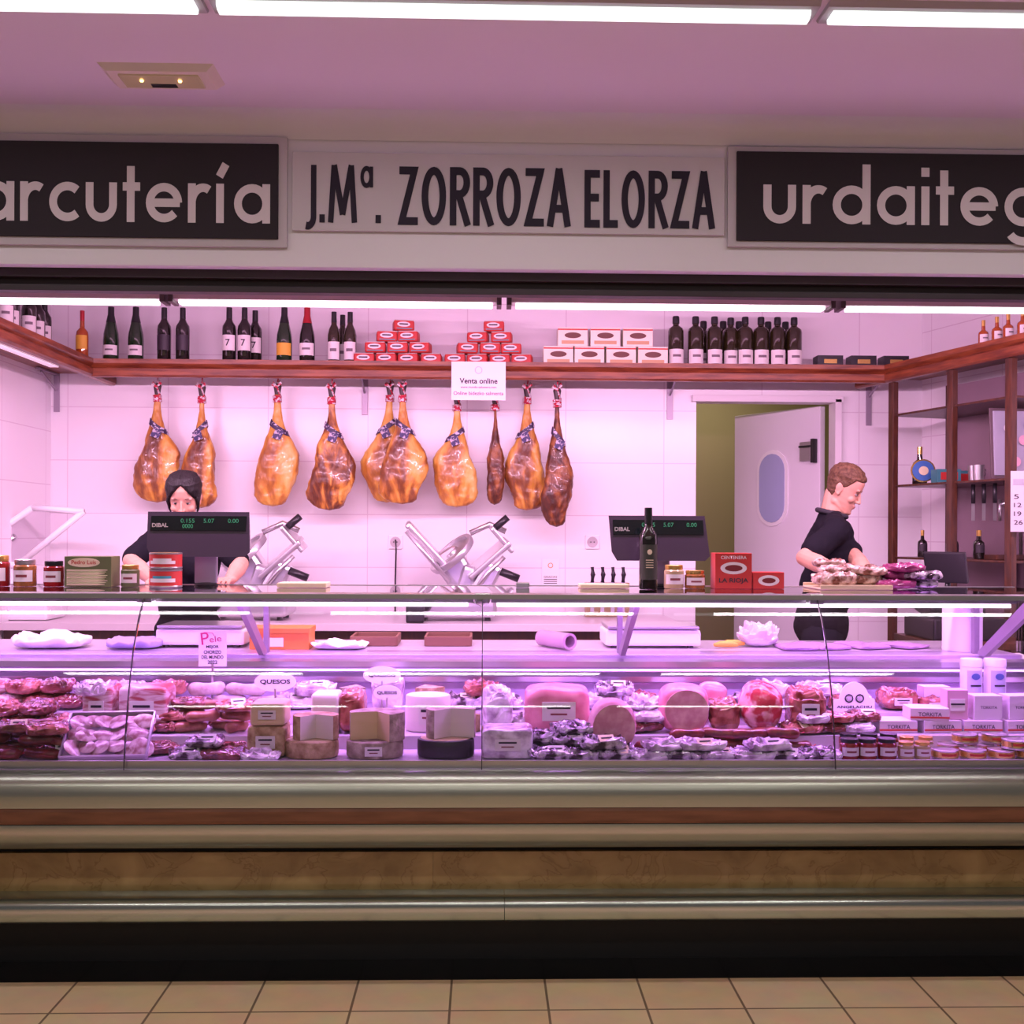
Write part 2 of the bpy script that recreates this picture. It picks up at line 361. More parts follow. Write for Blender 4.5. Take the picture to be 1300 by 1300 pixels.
box('door_closer',(.09,.025,.12),(L-.10,-.036,dh-.27),M('latch_steel',(.5,.46,.5),.3,.7),d); box('closer_arm',(.022,.04,.15),(L-.03,-.045,dh-.27),blackP,d); box('closer_bar',(.10,.02,.012),(L-.09,-.055,dh-.24),blackP,d,bev=.002)

# ================= FASCIA SIGNS =================
def sign(name,label,pl,pr,pt,pb,y=3.9):
    x0=XP(pl,y,pt); x1=XP(pr,y,pt); z1=ZP(pt,y,(pl+pr)/2); z0=ZP(pb,y,(pl+pr)/2)
    e=T(name,label,'sign',((x0+x1)/2,y,z0)); return e,x1-x0,z1-z0
SY=3.87
e,w,h=sign('fascia_sign','black fascia sign with grey frame and pale lettering',-290,366,172,312)
box('sign_frame',(w,.016,h),(0,-.010,h/2),frameM,e); box('sign_panel',(w-.06,.012,h-.055),(0,-.022,h/2),blackB,e)
hx_=ZP(232,SY,200)-ZP(282,SY,200)
strokes('charcutería',LOW,s_,.16,XP(342,SY)-XP(-124,SY),hx_,(XP(109,SY)-e.location.x,-.030),ZP(282,SY,180)-e.location.z,letW,e)
e,w,h=sign('name_sign','grey shop name panel with dark condensed lettering',372,919,198,297)
box('sign_panel',(w,.014,h),(0,-.009,h/2),nameM,e)
for wd_,a,b,pt,pb in (('J.Mª.',384,482,210,283),('ZORROZA',504,722,213,287),('ELORZA',740,905,217,290)):
    xm=(a+b)/2; y_=3.885
    strokes(wd_,CP,u_,.075,XP(b,y_)-XP(a,y_),ZP(pt,y_,xm)-ZP(pb,y_,xm),(XP(xm,y_)-e.location.x,-.018),ZP(pb,y_,xm)-e.location.z,letD,e,thin={'ª':.085})
e,w,h=sign('fascia_sign','black fascia sign with grey frame and pale lettering',923,1560,192,318)
box('sign_frame',(w,.016,h),(0,-.010,h/2),frameM,e); box('sign_panel',(w-.06,.012,h-.04),(0,-.022,h/2),blackB,e)
strokes('urdaitegia',LOW,s_,.17,XP(1396,SY)-XP(968,SY),hx_,(XP(1182,SY)-e.location.x,-.030),ZP(285,SY,1100)-e.location.z,letW,e)

S(boxes('trim_5',[((5.9,.05,.035),(.37,3.975,2.365)),((5.9,.03,.05),(.37,4.0,2.342)),((5.9,.05,.02),(.37,3.99,2.312))],darkR,bev=.002),'dark roller shutter rail under the fascia','trim')
def fixture(x0,x1,y,z,em,label,name='ceiling_light'):
    e=T(name,label,'light fixture',((x0+x1)/2,y,z),group='fluorescent fixtures over the stall')
    w=x1-x0
    prof('lamp_housing',[(-.05,.0),(-.035,-.035),(.035,-.035),(.05,0)],-w/2,w/2,M('housing_pink',(.45,.3,.38),.4),e)
    box('lamp_diffuser',(w-.04,.055,.014),(0,0,-.042),em,e,bev=.004)
    for s in (-1,1):
        box('end_cap',(.018,.09,.05),(s*(w/2+.005),0,-.022),M('cap_dark',(.08,.05,.06),.5),e)
        tube('hanger_rod',[(s*w*.42,0,-.004),(s*w*.42,0,2.9-z)],.004,steel,e,seg=6)
    return e
FY=4.2; FXS=[(-220,208),(222,632),(648,1052),(1068,1490)]
for a,b in FXS: fixture(XP(a,FY,380),XP(b,FY,380),FY,2.352,tubeE,'slim fluorescent fixture hanging behind the fascia')
for a,b in [(-520,258),(268,1035),(1045,1800)]:
    y=3.035; x0=XP(a,y,10); x1=XP(b,y,10)
    e=T('hall_ceiling_light','long fluorescent batten mounted on the hall ceiling','light fixture',((x0+x1)/2,y,2.9),group='fluorescent battens on the hall ceiling'); w=x1-x0
    prof('lamp_housing',[(-.065,0),(-.05,-.014),(.05,-.014),(.065,0)],-w/2,w/2,M('batten_grey',(.4,.36,.4),.4),e)
    prof('lamp_diffuser',[(-.030,-.014),(-.028,-.026),(-.015,-.034),(.015,-.034),(.028,-.026),(.030,-.014)],-w/2+.02,w/2-.02,tubeH,e,smooth=True)
x=XP(206,3.53,99)
e=T('emergency_light','beige emergency light with two warm lamps on the ceiling','emergency light',(x,3.53,2.9))
bm=bmesh.new(); r=bmesh.ops.create_cube(bm,size=1)
for v in r['verts']:
    k=1 if v.co.z>0 else .86
    v.co=Vector((v.co.x*.36*k,v.co.y*.16*k,v.co.z*.022-.011))
mk('lamp_housing',bm,M('beige_plastic',(.70,.60,.52),.5),e)
box('lamp_lens',(.25,.095,.008),(0,0,-.024),M('lens_warm',(.36,.28,.22),.2,em=(1,.6,.3),es=.10),e)
for s in (-.06,.06): lathe('lamp_bulb',[(0,-.006),(.005,-.004),(.006,0),(0,0)],M('warm_bulb',(1,.6,.2),.5,em=(1,.55,.15),es=8),e,(s,-.015,-.029),seg=10)
box('status_window',(.08,.025,.004),(0,.025,-.029),blackP,e)

# ================= SHELVES =================
SZ1=ZP(460,6.3); SZ0=ZP(483,6.3); XL=XP(115,6.3)
SH=SZ1-SZ0
e=T('wall_shelf','long red-brown moulded wooden shelf on the tiled wall','shelf',(0,0,SZ0))
face=6.3; pr=[(face,.004),(face-.012,.014),(face-.012,.05),(face+.004,.062),(face-.016,.078),(face-.018,SH),(6.70,SH),(6.70,SH-.03),(face+.03,SH-.03),(face+.03,.004)]
prof('shelf_board',pr,XL,XR,wood,e)
def siderun(label,face,back,a0,a1,loc,rz):
    e=T('wall_shelf',label,'shelf',loc,rz=rz); s=1 if back>face else -1
    pts=[(face,.004),(face-s*.012,.014),(face-s*.012,.05),(face+s*.004,.062),(face-s*.016,.078),(face-s*.018,SH),(back,SH),(back,SH-.03),(face+s*.03,SH-.03),(face+s*.03,.004)]
    bm=bmesh.new(); A=[bm.verts.new((p,a0,z)) for p,z in pts]; B=[bm.verts.new((p,a1,z)) for p,z in pts]; n=len(pts)
    for i in range(n): bm.faces.new((A[i],A[(i+1)%n],B[(i+1)%n],B[i]))
    bm.faces.new(A); bm.faces.new(B[::-1]); bmesh.ops.recalc_face_normals(bm,faces=bm.faces)
    mk('shelf_board',bm,woodSd,e); return e
siderun('red-brown wooden shelf along the side wall',XL,-2.60,4.1,6.69,(0,0,SZ0),0)
siderun('red-brown wooden shelf above the dark cabinet',.0,.45,-2.1,.30,(XR,CY,SZ0),PH)
gb='brackets under the wall shelf'
for px,pb in ((462,528),(850,531),(1103,537),(70,527)):
    x=XP(px,6.68); z=SZ1-.03
    e=T('shelf_bracket','grey metal shelf bracket screwed to the tiles','bracket',(x,6.69,ZP(pb,6.69)),group=gb)
    hh=z-e.location.z
    boxes('bracket_plate',[((.035,.008,hh),(0,0.004,hh/2)),((.03,.28,.01),(0,-.14,hh-.008)),((.01,.24,.012),(0,-.12,hh-.06),(-.35,0,0))],brkG,e,bev=.001)
for y_ in (5.9,5.2):
    e=T('shelf_bracket','grey metal shelf bracket on the side wall','bracket',(-2.59,y_,ZP(520,5.9)),group=gb)
    boxes('bracket_plate',[((.008,.035,.3),(0,0,.15)),((.28,.03,.01),(.14,0,.295))],brkG,e,bev=.001)
e=T('under_shelf_lamp','slim white lamp under the side shelf','light fixture',(XL-.12,5.3,SZ1-.03))
box('lamp_housing',(.07,1.6,.04),(0,0,-.021),M('housing_pink'),e); box('lamp_diffuser',(.05,1.55,.012),(0,0,-.047),M('pale_tube',(1,.9,.95),.5,em=(1,.8,.92),es=.3),e)

# ================= BOTTLES =================
def bottle(kind,label,loc,h,glassm,cap,lab,group,cat='bottle',mark=None,labz=(.22,.5)):
    e=T('bottle',label,cat,loc,group)
    P={'wine':[(0,0),(.112,0),(.122,.015),(.124,.60),(.118,.67),(.075,.74),(.050,.80),(.048,.99),(0,1)],
       'cava':[(0,0),(.128,0),(.138,.015),(.139,.40),(.130,.52),(.095,.68),(.058,.82),(.050,.90),(.055,.93),(.05,.99),(0,1)],
       'oil':[(0,0),(.130,0),(.138,.015),(.138,.70),(.125,.76),(.055,.82),(.05,.86),(.05,.99),(0,1)],
       'stub':[(0,0),(.155,0),(.168,.02),(.168,.55),(.14,.66),(.075,.76),(.066,.9),(.066,.99),(0,1)],
       'flask':[(0,0),(.16,0),(.175,.02),(.175,.50),(.16,.58),(.07,.66),(.06,.8),(.06,.99),(0,1)]}[kind]
    lathe('bottle_glass',[(r*h,z*h) for r,z in P],glassm,e)
    z0={'wine':.80,'cava':.72,'oil':.86,'stub':.80,'flask':.8}[kind]
    def rad(t):
        for (r1,z1),(r2,z2) in zip(P,P[1:]):
            if z1<=t<=z2 and z2>z1: return r1+(r2-r1)*(t-z1)/(z2-z1)
        return .05
    ex=.012 if kind=='oil' else .004
    cp=[((rad(z0)+ex)*h,z0*h),((rad((z0+1)/2)+ex)*h,(z0+1)/2*h),((rad(.97)+ex)*h,.98*h),((rad(.97)+.003)*h,1.004*h),(0,1.006*h)]
    lathe('bottle_cap',cp,cap,e,seg=14)
    R=(rad(.3)+.0025)*h
    lathe('bottle_label',[(R,labz[0]*h),(R,labz[1]*h)],lab,e,a0=math.radians(-155),a1=math.radians(-25),seg=12)
    if mark: text(mark,None,.12*h,(0,-R-.001,(labz[0]+labz[1])/2*h),letD,e,.01)
    elif lab is labW: lathe('label_band',[(R*1.01,(labz[0]+(labz[1]-labz[0])*.45)*h),(R*1.01,(labz[0]+(labz[1]-labz[0])*.62)*h)],M('label_print',(.16,.12,.14),.6),e,a0=math.radians(-120),a1=math.radians(-60),seg=6)
    return e
BY=6.44; bz=SZ1+.001
def bh(pt,px): return ZP(pt,BY,px)-bz
g1='wine bottles on the wall shelf'
b=bottle('cava','dark sparkling wine bottle with black foil and white label',(XP(141,BY,420),BY,bz),bh(390,141),greengl,foilB,labW,g1,labz=(.12,.30))
dup(b,(XP(172.5,BY,420),BY,bz))
b=bottle('wine','dark red wine bottle with black label',(XP(208.5,BY,420),BY,bz),bh(391,208),darkgl,foilB,labK,g1)
dup(b,(XP(232,BY,420),BY,bz))
b=bottle('wine','dark wine bottle with white label printed with a seven',(XP(291,BY,420),BY,bz),bh(391,291),darkgl,foilB,labW,g1,mark='7')
dup(b,(XP(310.5,BY,420),BY,bz)); dup(b,(XP(324,BY+.08,420),BY+.08,bz))
bottle('cava','green champagne bottle with yellow label',(XP(361,BY,420),BY,bz),bh(391,361),greengl,foilB,labY,g1,labz=(.14,.36))
bottle('cava','dark champagne bottle with red foil and white label',(XP(390,BY,420),BY,bz),bh(391,390),darkgl,foilR,labW,g1,labz=(.14,.36))
b=bottle('stub','short brown bottle with white label',(XP(424,BY,420),BY,bz),bh(395,424)*.98,oilgl,foilB,labW,'short bottles on the wall shelf',labz=(.08,.42))
b.scale=(.72,.72,1); dup(b,(XP(435,BY+.09,420),BY+.09,bz)); dup(b,(XP(444.5,BY,420),BY,bz))
b=bottle('flask','small amber spirit bottle with orange label',(XP(102,6.35,420),6.38,bz),ZP(400,6.38)-bz,amber,foilR,labY,g1)
b.scale=(.7,.7,1)
b=bottle('oil','tall dark olive oil bottle with white label',(XP(858,BY,430),BY,bz),bh(402,858),oilgl,foilB,labW,'olive oil bottles on the wall shelf',labz=(.06,.34))
b.scale=(1.12,1.12,1)
for i,px in enumerate((883,907,929,946,966,987,1008)):
    dup(b,(XP(px,BY,430),BY+(.0 if px not in (929,) else .03),bz))
for i,px in enumerate((893,918,938,975,997)): dup(b,(XP(px,6.58,430),6.58,bz))
b=bottle('wine','dark wine bottle with pale label on the side shelf',(-2.40,6.0,bz),.30,darkgl,foilB,labW,'wine bottles on the side shelf')
b.rotation_euler=(0,0,math.radians(15))
for i,y in enumerate((6.14,5.86,5.72,5.58,5.44,5.30)): dup(b,(-2.42+.03*(i%2),y,bz),rz=math.radians(20))
for i,y in enumerate((6.2,5.93,5.65,5.38)): dup(b,(-2.53,y,bz),rz=math.radians(20))

def tin(loc,r,h,body,band,label,group,name='food_tin',cat='tin'):
    e=T(name,label,cat,loc,group)
    lathe('can_body',[(0,0),(r*.97,0),(r,.003),(r,.006),(r*.975,.008),(r*.975,h-.008),(r,h-.006),(r,h-.002),(r*.94,h-.001),(r*.93,h-.004),(0,h-.004)],tinM,e)
    lathe('can_label',[(r*.985,h*.12),(r*.985,h*.88)],body,e)
    if band: lathe('can_band',[(r*.992,h*.40),(r*.992,h*.64)],band,e,a0=math.radians(-125),a1=math.radians(-55),seg=8)
    return e
# pyramids of printed tin packs
t0=None
for bx in (0,1):
    rows=[(457,[463,491.5,519.5,548],),(443,[477,505.5,534]),(429,[491,519]),(415.5,[512])] if bx==0 else [(457,[578,607,635,663]),(443,[593,622,649]),(429,[607,637]),(415.5,[627])]
    for ri,(pb,xs) in enumerate(rows):
        for px in xs:
            z=bz+ri*.0645
            if t0 is None:
                t0=T('food_tin','flat tin pack printed red and white in a stacked pyramid','tin',(XP(px,BY,450),BY,z),'stacked tin packs on the wall shelf')
                box('pack_body',(.120,.09,.062),(0,0,.031),redM,t0,bev=.016,seg=4)
                box('pack_rim',(.112,.085,.006),(0,0,.0605),tinM,t0,bev=.003)
                platepoly('pack_label',disc_pts(.038,.015,20),.002,labW,t0,(-.004,-.0455,.036)); box('pack_print',(.050,.0015,.007),(-.004,-.0468,.037),letD,t0,bev=0); box('pack_stripe',(.090,.0015,.005),(0,-.0455,.012),tealM,t0,bev=0)
            else: dup(t0,(XP(px,BY,450),BY+random.uniform(-.006,.006),z),rz=random.uniform(-.22,.22))
def carton(loc,size,body,panel,label,group,name='carton',cat='box',txt=None,tm=None,rz=0,pw=.72,ph=.55):
    e=T(name,label,cat,loc,group,rz)
    w,dp,h=size; box('box_body',size,(0,0,h/2),body,e,bev=.0015)
    if panel: box('box_label',(w*pw,.002,h*ph),(0,-dp/2-.001,h*.5),panel,e,bev=0)
    if txt: text(txt,w*.6,None,(0,-dp/2-.0035,h*.52),tm or redM,e,.01)
    return e
maroon=M('maroon_print',(.22,.04,.05),.6)
c0=carton((XP(707,BY),BY,bz),(.172,.12,.108),cream,None,'cream cardboard carton with dark oval and red print','cream cartons stacked on the wall shelf')
platepoly('box_label',disc_pts(.048,.017),.002,M('carton_dark',(.14,.05,.04),.6),c0,(0,-.061,.062)); box('box_stripe',(.172,.001,.008),(0,-.0606,.096),redM,c0,bev=0); box('box_window',(.13,.0012,.020),(0,-.0606,.022),M('pasta_tan',(.55,.34,.18),.6),c0,bev=0)
for px in (746,786,826): dup(c0,(XP(px,BY),BY,bz))
for px in (725,766,807): dup(c0,(XP(px,BY),BY,bz+.109))
c1=carton((XP(1050,BY),BY,bz),(.15,.10,.07),blackP,goldM,'flat black box with gold label','flat black boxes on the wall shelf',pw=.5,ph=.35)
for px in (1092,1133): dup(c1,(XP(px,BY),BY,bz))
b=bottle('flask','small amber bottle with pale label on the side shelf',cab(.14,-.62,bz),.15,amber,foilG,labW,'small bottles on the side shelf')
for yv in (-.72,-.80,-.90,-1.0,-1.1): dup(b,cab(.14,yv,bz),rz=.2)

x0,x1=XP(573,6.26,480),XP(642,6.26,480); z1,z0=ZP(459,6.26),ZP(508,6.26)
e=T('notice','white paper notice taped to the shelf front','notice',((x0+x1)/2,6.276,z0)); w=x1-x0; h=z1-z0
box('notice_sheet',(w,.003,h),(0,0,h/2),paper,e,bev=0)
mg=M('magenta_print',(.25,.03,.15),.5)
text('Venta online',w*.70,None,(0,-.003,h*.50),letD,e,.02)
text('www.mundo-salumera.com',w*.66,None,(0,-.003,h*.34),mg,e,.01)
text('Online bidezko salmenta',w*.92,None,(0,-.003,h*.18),mg,e,.01)
lathe('notice_emblem',[(.018,0),(.021,0),(.021,.001),(.018,.001),(.018,0)],frameM,e,(0,-.003,h*.78),rot=(math.pi/2,0,0),sharp=False)

# ================= HAMS =================
G=(.62,.31,.05); G2=(.78,.48,.13); O=(.44,.17,.028); B=(.11,.028,.009); B2=(.23,.075,.016)
hamM=[M('ham_golden',B,.34,c2=G2,scale=9,stretch=(1,1,.4),bump=.8,coat=.25,lo=.32,hi=.70,detail=10,dist=.7,ramp=[(.43,B2),(.49,O),(.56,G)],bscale=34),
      M('ham_orange',B,.36,c2=G2,scale=13,stretch=(1,1,.4),bump=.8,coat=.25,lo=.40,hi=.74,detail=10,dist=1,ramp=[(.48,B2),(.53,O),(.60,G)],bscale=34),
      M('ham_brown',(.05,.016,.008),.42,c2=(.42,.16,.045),scale=14,stretch=(1,1,.5),bump=.9,coat=.2,lo=.36,hi=.72,detail=10,dist=.8,ramp=[(.48,B),(.56,B2)],bscale=40),
      M('ham_pale',B2,.34,c2=(.84,.56,.19),scale=9,stretch=(1,1,.45),bump=.8,coat=.25,lo=.32,hi=.68,detail=10,dist=.6,ramp=[(.43,O),(.51,G)],bscale=30)]
hoofM=M('hoof',(.05,.03,.03),.4); ropeM=M('red_white_rope',(.72,.62,.65),.8,c2=(.5,.02,.05),scale=60,lo=.48,hi=.52)
bandM=M('ham_ribbon',(.04,.025,.07),.4,c2=(.5,.45,.55),scale=50,lo=.54,hi=.60)
HP=[(0,.10,.10),(.03,.14,.14),(.06,.13,.13),(.09,.13,.12),(.15,.14,.13),(.22,.17,.16),(.30,.25,.23),(.38,.39,.33),(.48,.64,.48),(.58,.88,.60),(.68,.99,.66),(.77,1.0,.66),(.85,.95,.60),(.91,.86,.52),(.96,.68,.40),(.985,.46,.28),(1,.02,.02)]
def ham(px,ptop,pbot,wpx,y,mi,dep=.6,sk=0,label='',seed=0,rz=0,tilt=0,tag=True,lob=.16):
    zt=ZP(ptop,y,px); zb=ZP(pbot,y,px); H=zt-zb; hw=wpx/2*y/F*1.03
    e=T('cured_ham',label,'ham',(XP(px,y,(ptop+pbot)/2),y,zb),group='cured hams hanging under the wall shelf',rz=rz)
    bm=bmesh.new(); rings=[]; n=44; sd=Vector((seed*2.3,seed*5.1,0))
    rr=random.Random(seed); t1=rr.uniform(.52,.70); lb=lob*rr.uniform(.7,1.5); cut=rr.uniform(.06,.24)
    P2=[]
    for (a,b) in zip(HP,HP[1:]):
        for k in range(5): P2.append(tuple(a[q]+(b[q]-a[q])*k/5 for q in range(3)))
    P2.append(HP[-1]); side=1 if seed%2 else -1
    for t,rx,ry in P2:
        if t<.09: continue
        cx=sk*hw*math.sin(t*math.pi)*.9+tilt*(1-t)*H; row=[]
        for k in range(n):
            a=2*math.pi*k/n
            ca=math.cos(a)
            bulge=1+side*lb*ca*math.exp(-((t-t1)/.13)**2)-side*cut*ca*math.exp(-((t-.90)/.09)**2)+.06*math.cos(2*a+seed)*math.exp(-((t-.8)/.2)**2)
            sa=math.sin(a); sa=sgn(sa,.85)
            if sa<-.72 and t>.45: sa=-.72-(abs(sa)-.72)*.35   # flattened cut face
            v=Vector((cx+rx*hw*ca*bulge,ry*hw*dep/.68*sa,H*(1-t)))
            v+=Vector((math.cos(a),math.sin(a),0))*(noise.noise(v*8+sd)*.014+noise.noise(v*24+sd)*.007+noise.noise(v*60+sd)*.003)*min(1,rx+.1)
            row.append(bm.verts.new(v))
        rings.append(row)
    for A,B_ in zip(rings,rings[1:]):
        for k in range(n): bm.faces.new((A[k],A[(k+1)%n],B_[(k+1)%n],B_[k]))
    bm.faces.new(rings[0]); bm.faces.new(rings[-1][::-1]); bmesh.ops.recalc_face_normals(bm,faces=bm.faces)
    mk('ham_meat',bm,hamM[mi],e,smooth=True)
    tx=tilt*H
    r=.015
    lathe('hoof',[(0,0),(r*1.0,.0),(r*1.35,.03),(r*1.6,.050),(r*1.1,.066),(0,.072)],hoofM,e,(sk*hw*.25+tx*.92,0,H*.905),squash=.8,seg=12)
    bmr=bmesh.new(); zt2=SZ1-.032-zb; cx=sk*hw*.25+tx*.9
    tubebm(bmr,[(cx,0,H*.90),(cx+.004,0,zt2)],.005,6)
    for q in range(4): tubebm(bmr,[(cx+.022*math.cos(a),.022*math.sin(a),H*(.895-.014*q)) for a in [2*math.pi*i/10 for i in range(11)]],.0055,6)
    tubebm(bmr,[(cx,-.012,H*.965),(cx-.028,-.018,H*.99),(cx-.022,-.02,H*1.01),(cx,-.014,H*.972),(cx+.026,-.018,H*1.0),(cx+.02,-.02,H*1.02),(cx,-.014,H*.97),(cx+.02,-.02,H*.9)],.006,6); mk('hanging_rope',bmr,ropeM,e,smooth=True)
    if tag:
        def wid(t):
            for a,b in zip(HP,HP[1:]):
                if a[0]<=t<=b[0]:
                    u=(t-a[0])/(b[0]-a[0]); return a[1]+(b[1]-a[1])*u,a[2]+(b[2]-a[2])*u
            return .3,.3
        bmr=bmesh.new(); ring=[]
        for k in range(29):
            a=2*math.pi*k/28; tc=.36+.05*math.cos(a)*side; row=[]
            for dt in (-.025,.025):
                rx,ry=wid(tc+dt); cxx=sk*hw*math.sin((tc+dt)*math.pi)*.9+tilt*(1-tc-dt)*H
                row.append(bmr.verts.new((cxx+(rx*hw+.008)*math.cos(a),(ry*hw*dep/.68+.009)*math.sin(a),H*(1-tc-dt))))
            ring.append(row)
        for a,b in zip(ring,ring[1:]): bmr.faces.new((a[0],b[0],b[1],a[1]))
        mk('ham_ribbon',bmr,bandM,e,smooth=True)
        rx,ry=wid(.40); cxx=sk*hw*math.sin(.40*math.pi)*.9+tilt*.6*H
        box('ham_tag',(.05,.003,.06),(cxx+.012*side,-ry*hw*dep/.68-.018,H*.58),M('ham_tag_print',(.50,.43,.50),.5,c2=(.05,.04,.12),scale=45,lo=.45,hi=.5),e,rot=(-.3,.35*side,0),bev=0)
    return e
HY=6.5
ham(200,487,638,51,HY,0,.5,-.05,'golden cured ham leg with rope and printed ribbon',1)
ham(256,488,645,40,HY,0,.62,0,'golden cured ham leg turned slightly sideways',2)
ham(347,487,643,53,HY,3,.5,.10,'pale golden cured ham leg with dark ribbon',3,tilt=.03)
ham(419,489,648,52,6.44,1,.5,.05,'mottled brown cured ham leg with blue tag',5,tilt=.01)
ham(491,487,638,52,6.555,3,.45,-.05,'golden cured ham leg with crossed ribbon',6,tilt=.03)
ham(511,487,640,54,6.42,0,.45,.05,'golden cured ham leg overlapping its neighbour',7,tilt=-.005)
ham(580,500,644,53,HY,3,.5,0,'golden cured ham leg below the notice',8)
ham(628,500,641,22,HY,2,1.3,.1,'slim cured ham leg seen edge on',9,tag=False,lob=.05)
ham(669,489,648,51,6.53,0,.42,0,'golden cured ham leg with printed ribbon',10)
ham(707,490,669,37,6.40,2,.7,0,'long dark brown cured ham leg',11)

# ================= WALL ITEMS =================
for px in (502,752):
    e=T('wall_socket','white electrical socket on the tiled wall','socket',(XP(px,6.69),6.70,ZP(697,6.69,px)),group='sockets on the tiled wall')
    box('socket_plate',(.085,.012,.085),(0,-.006,.0425),whiteP,e,bev=.004)
    lathe('socket_well',[(.0,0),(.022,0),(.03,.004),(.032,.004),(.032,0)],frameM,e,(0,-.013,.0425),rot=(math.pi/2,0,0))
    for s in(-.01,.01): box('socket_hole',(.006,.002,.006),(s,-.018,.0425),blackP,e,bev=0)
e=T('power_cable','black power cable hanging from the wall socket','cable',(XP(502,6.66),6.66,.96))
tube('cable_cord',[(0,0,.0),(.0,-.0,.2),(.004,0,.38),(0,.0,.44)],.005,blackP,e)
e=T('wall_notice','small printed paper notice on the wall','notice',(XP(699,6.69),6.695,ZP(745,6.69,699)))
box('notice_sheet',(.105,.002,.17),(0,0,.085),paper,e,bev=0); text('GRACIAS',.08,.012,(0,-.002,.06),letD,e)
for i in range(3): box('printed_line',(.08,.001,.004),(0,-.0018,.045-.012*i),letD,e,bev=0)
lathe('notice_emblem',[(.012,0),(.016,0),(.016,.001),(.012,.001),(.012,0)],M('orange_print',(.7,.3,.05),.5),e,(0,-.002,.13),rot=(math.pi/2,0,0),sharp=False)

# ================= BACK COUNTER =================
bcx0=-2.59; bcx1=XP(868,6.0)
e=T('back_counter','dark wooden back counter with pale stone worktop','counter',(0,6.33,FZ))
H=.95-FZ
box('cabinet_body',(bcx1-bcx0,.66,H-.04),((bcx0+bcx1)/2,.03,(H-.04)/2),woodX,e)
box('worktop',(bcx1-bcx0,.72,.04),((bcx0+bcx1)/2,0,H-.02),M('stone_top',(.62,.55,.58),.3),e)
nd=6
for i in range(nd):
    w=(bcx1-bcx0)/nd; xc=bcx0+w*(i+.5)
    dr=box('cabinet_door',(w-.02,.02,H-.16),(xc,-.31,(H-.04)/2),wood,e); tube('door_handle',[(w*.35,-.03,.1),(w*.35,-.03,.22)],.006,steel,dr)

def slicer(loc,rz,label):
    e=T('meat_slicer',label,'slicer',loc,'slicers on the back counter',rz)
    al=M('cast_aluminium',(.66,.64,.68),.28,.75)
    bm=bmesh.new(); boxbm(bm,(.46,.32,.10),(0,0,.07),.035,seg=4); boxbm(bm,(.36,.26,.07),(0,0,.145),.03)
    mk('slicer_base',bm,al,e,smooth=False)
    for sx in (-.18,.18):
        for sy in (-.1,.1): lathe('foot',[(0,0),(.018,0),(.015,.022),(0,.022)],blackP,e,(sx,sy,0),seg=10)
    R1=(.30,-.72,0)
    bm=bmesh.new(); boxbm(bm,(.17,.18,.26),(.0,.0,.28),.05,rot=(0,-.6,0),seg=4); boxbm(bm,(.10,.14,.16),(.07,-.05,.23),.03,rot=(0,.3,0),seg=3); mk('motor_housing',bm,al,e,smooth=False)
    lathe('blade',[(0,0),(.11,.0),(.125,.005),(.11,.010),(.05,.012),(.045,.026),(0,.028)],steel,e,(-.02,-.05,.37),rot=R1,seg=36)
    lathe('blade_guard',[(.125,-.014),(.145,-.014),(.150,.01),(.145,.022),(.125,.022),(.125,-.014)],al,e,(-.02,-.05,.37),rot=R1,seg=36)
    box('gauge_plate',(.035,.24,.34),(-.16,-.05,.42),al,e,bev=.012,rot=(0.1,-.75,0))
    tube('gauge_rail',[(-.27,-.18,.50),(-.03,-.18,.22)],.014,al,e)
    box('carriage_tray',(.30,.26,.03),(.18,-.06,.35),al,e,bev=.010,rot=(.15,-.72,0))
    box('carriage_fence',(.025,.26,.18),(.25,-.06,.46),al,e,bev=.008,rot=(0.1,-.72,0))
    box('carriage_foot',(.11,.12,.24),(.16,-.12,.21),al,e,bev=.02,rot=(0,.5,0))
    tube('carriage_rod',[(.08,-.19,.14),(.18,-.19,.27),(.27,-.19,.36)],.013,steel,e)
    tube('pusher_arm',[(.28,-.07,.50),(.19,-.07,.54),(.08,-.08,.49)],.016,steel,e)
    tube('pusher_handle',[(.22,-.09,.52),(.29,-.09,.58)],.020,blackP,e,seg=12)
    tube('carriage_handle',[(.25,-.20,.28),(.35,-.20,.24)],.022,blackP,e,seg=12)
    lathe('gauge_knob',[(0,0),(.03,0),(.032,.02),(.024,.035),(0,.036)],blackP,e,(-.16,-.16,.09),rot=(math.pi/2,0,0),seg=16)
    return e
sl=slicer((XP(579,6.25),6.27,.951),0,'silver deli meat slicer with black handles')
dup(sl,(XP(318,6.25),6.27,.951))
e=T('acrylic_stand','white machine with tilted clear acrylic guard frame','stand',(XP(18,6.2),6.25,.951))
boxes('stand_base',[((.44,.28,.16),(0,0,.08)),((.34,.2,.16),(-.05,0,.22))],[whiteP],e,bev=.02)
bm=bmesh.new(); q=[(-.28,-.1,.34),(.12,-.1,.62),(.40,-.1,.60),(.04,-.1,.30),(-.28,-.1,.34)]
for a,b in zip(q,q[1:]): tubebm(bm,[a,b],.018,8)
mk('guard_frame',bm,whiteP,e,smooth=True)
bm=bmesh.new(); bm.faces.new([bm.verts.new(p) for p in q[:4]]); mk('guard_panel',bm,glassTop,e)
tube('support_arm',[(-.1,0,.26),(-.1,-.05,.38),(.02,-.09,.46)],.018,steel,e); box('control_head',(.12,.12,.10),(-.18,-.04,.36),M('cast_aluminium'),e,bev=.02,rot=(0,-.5,0))
e=T('card_terminal','small black device with pale screen','card terminal',(XP(527,5.98),6.01,.951))
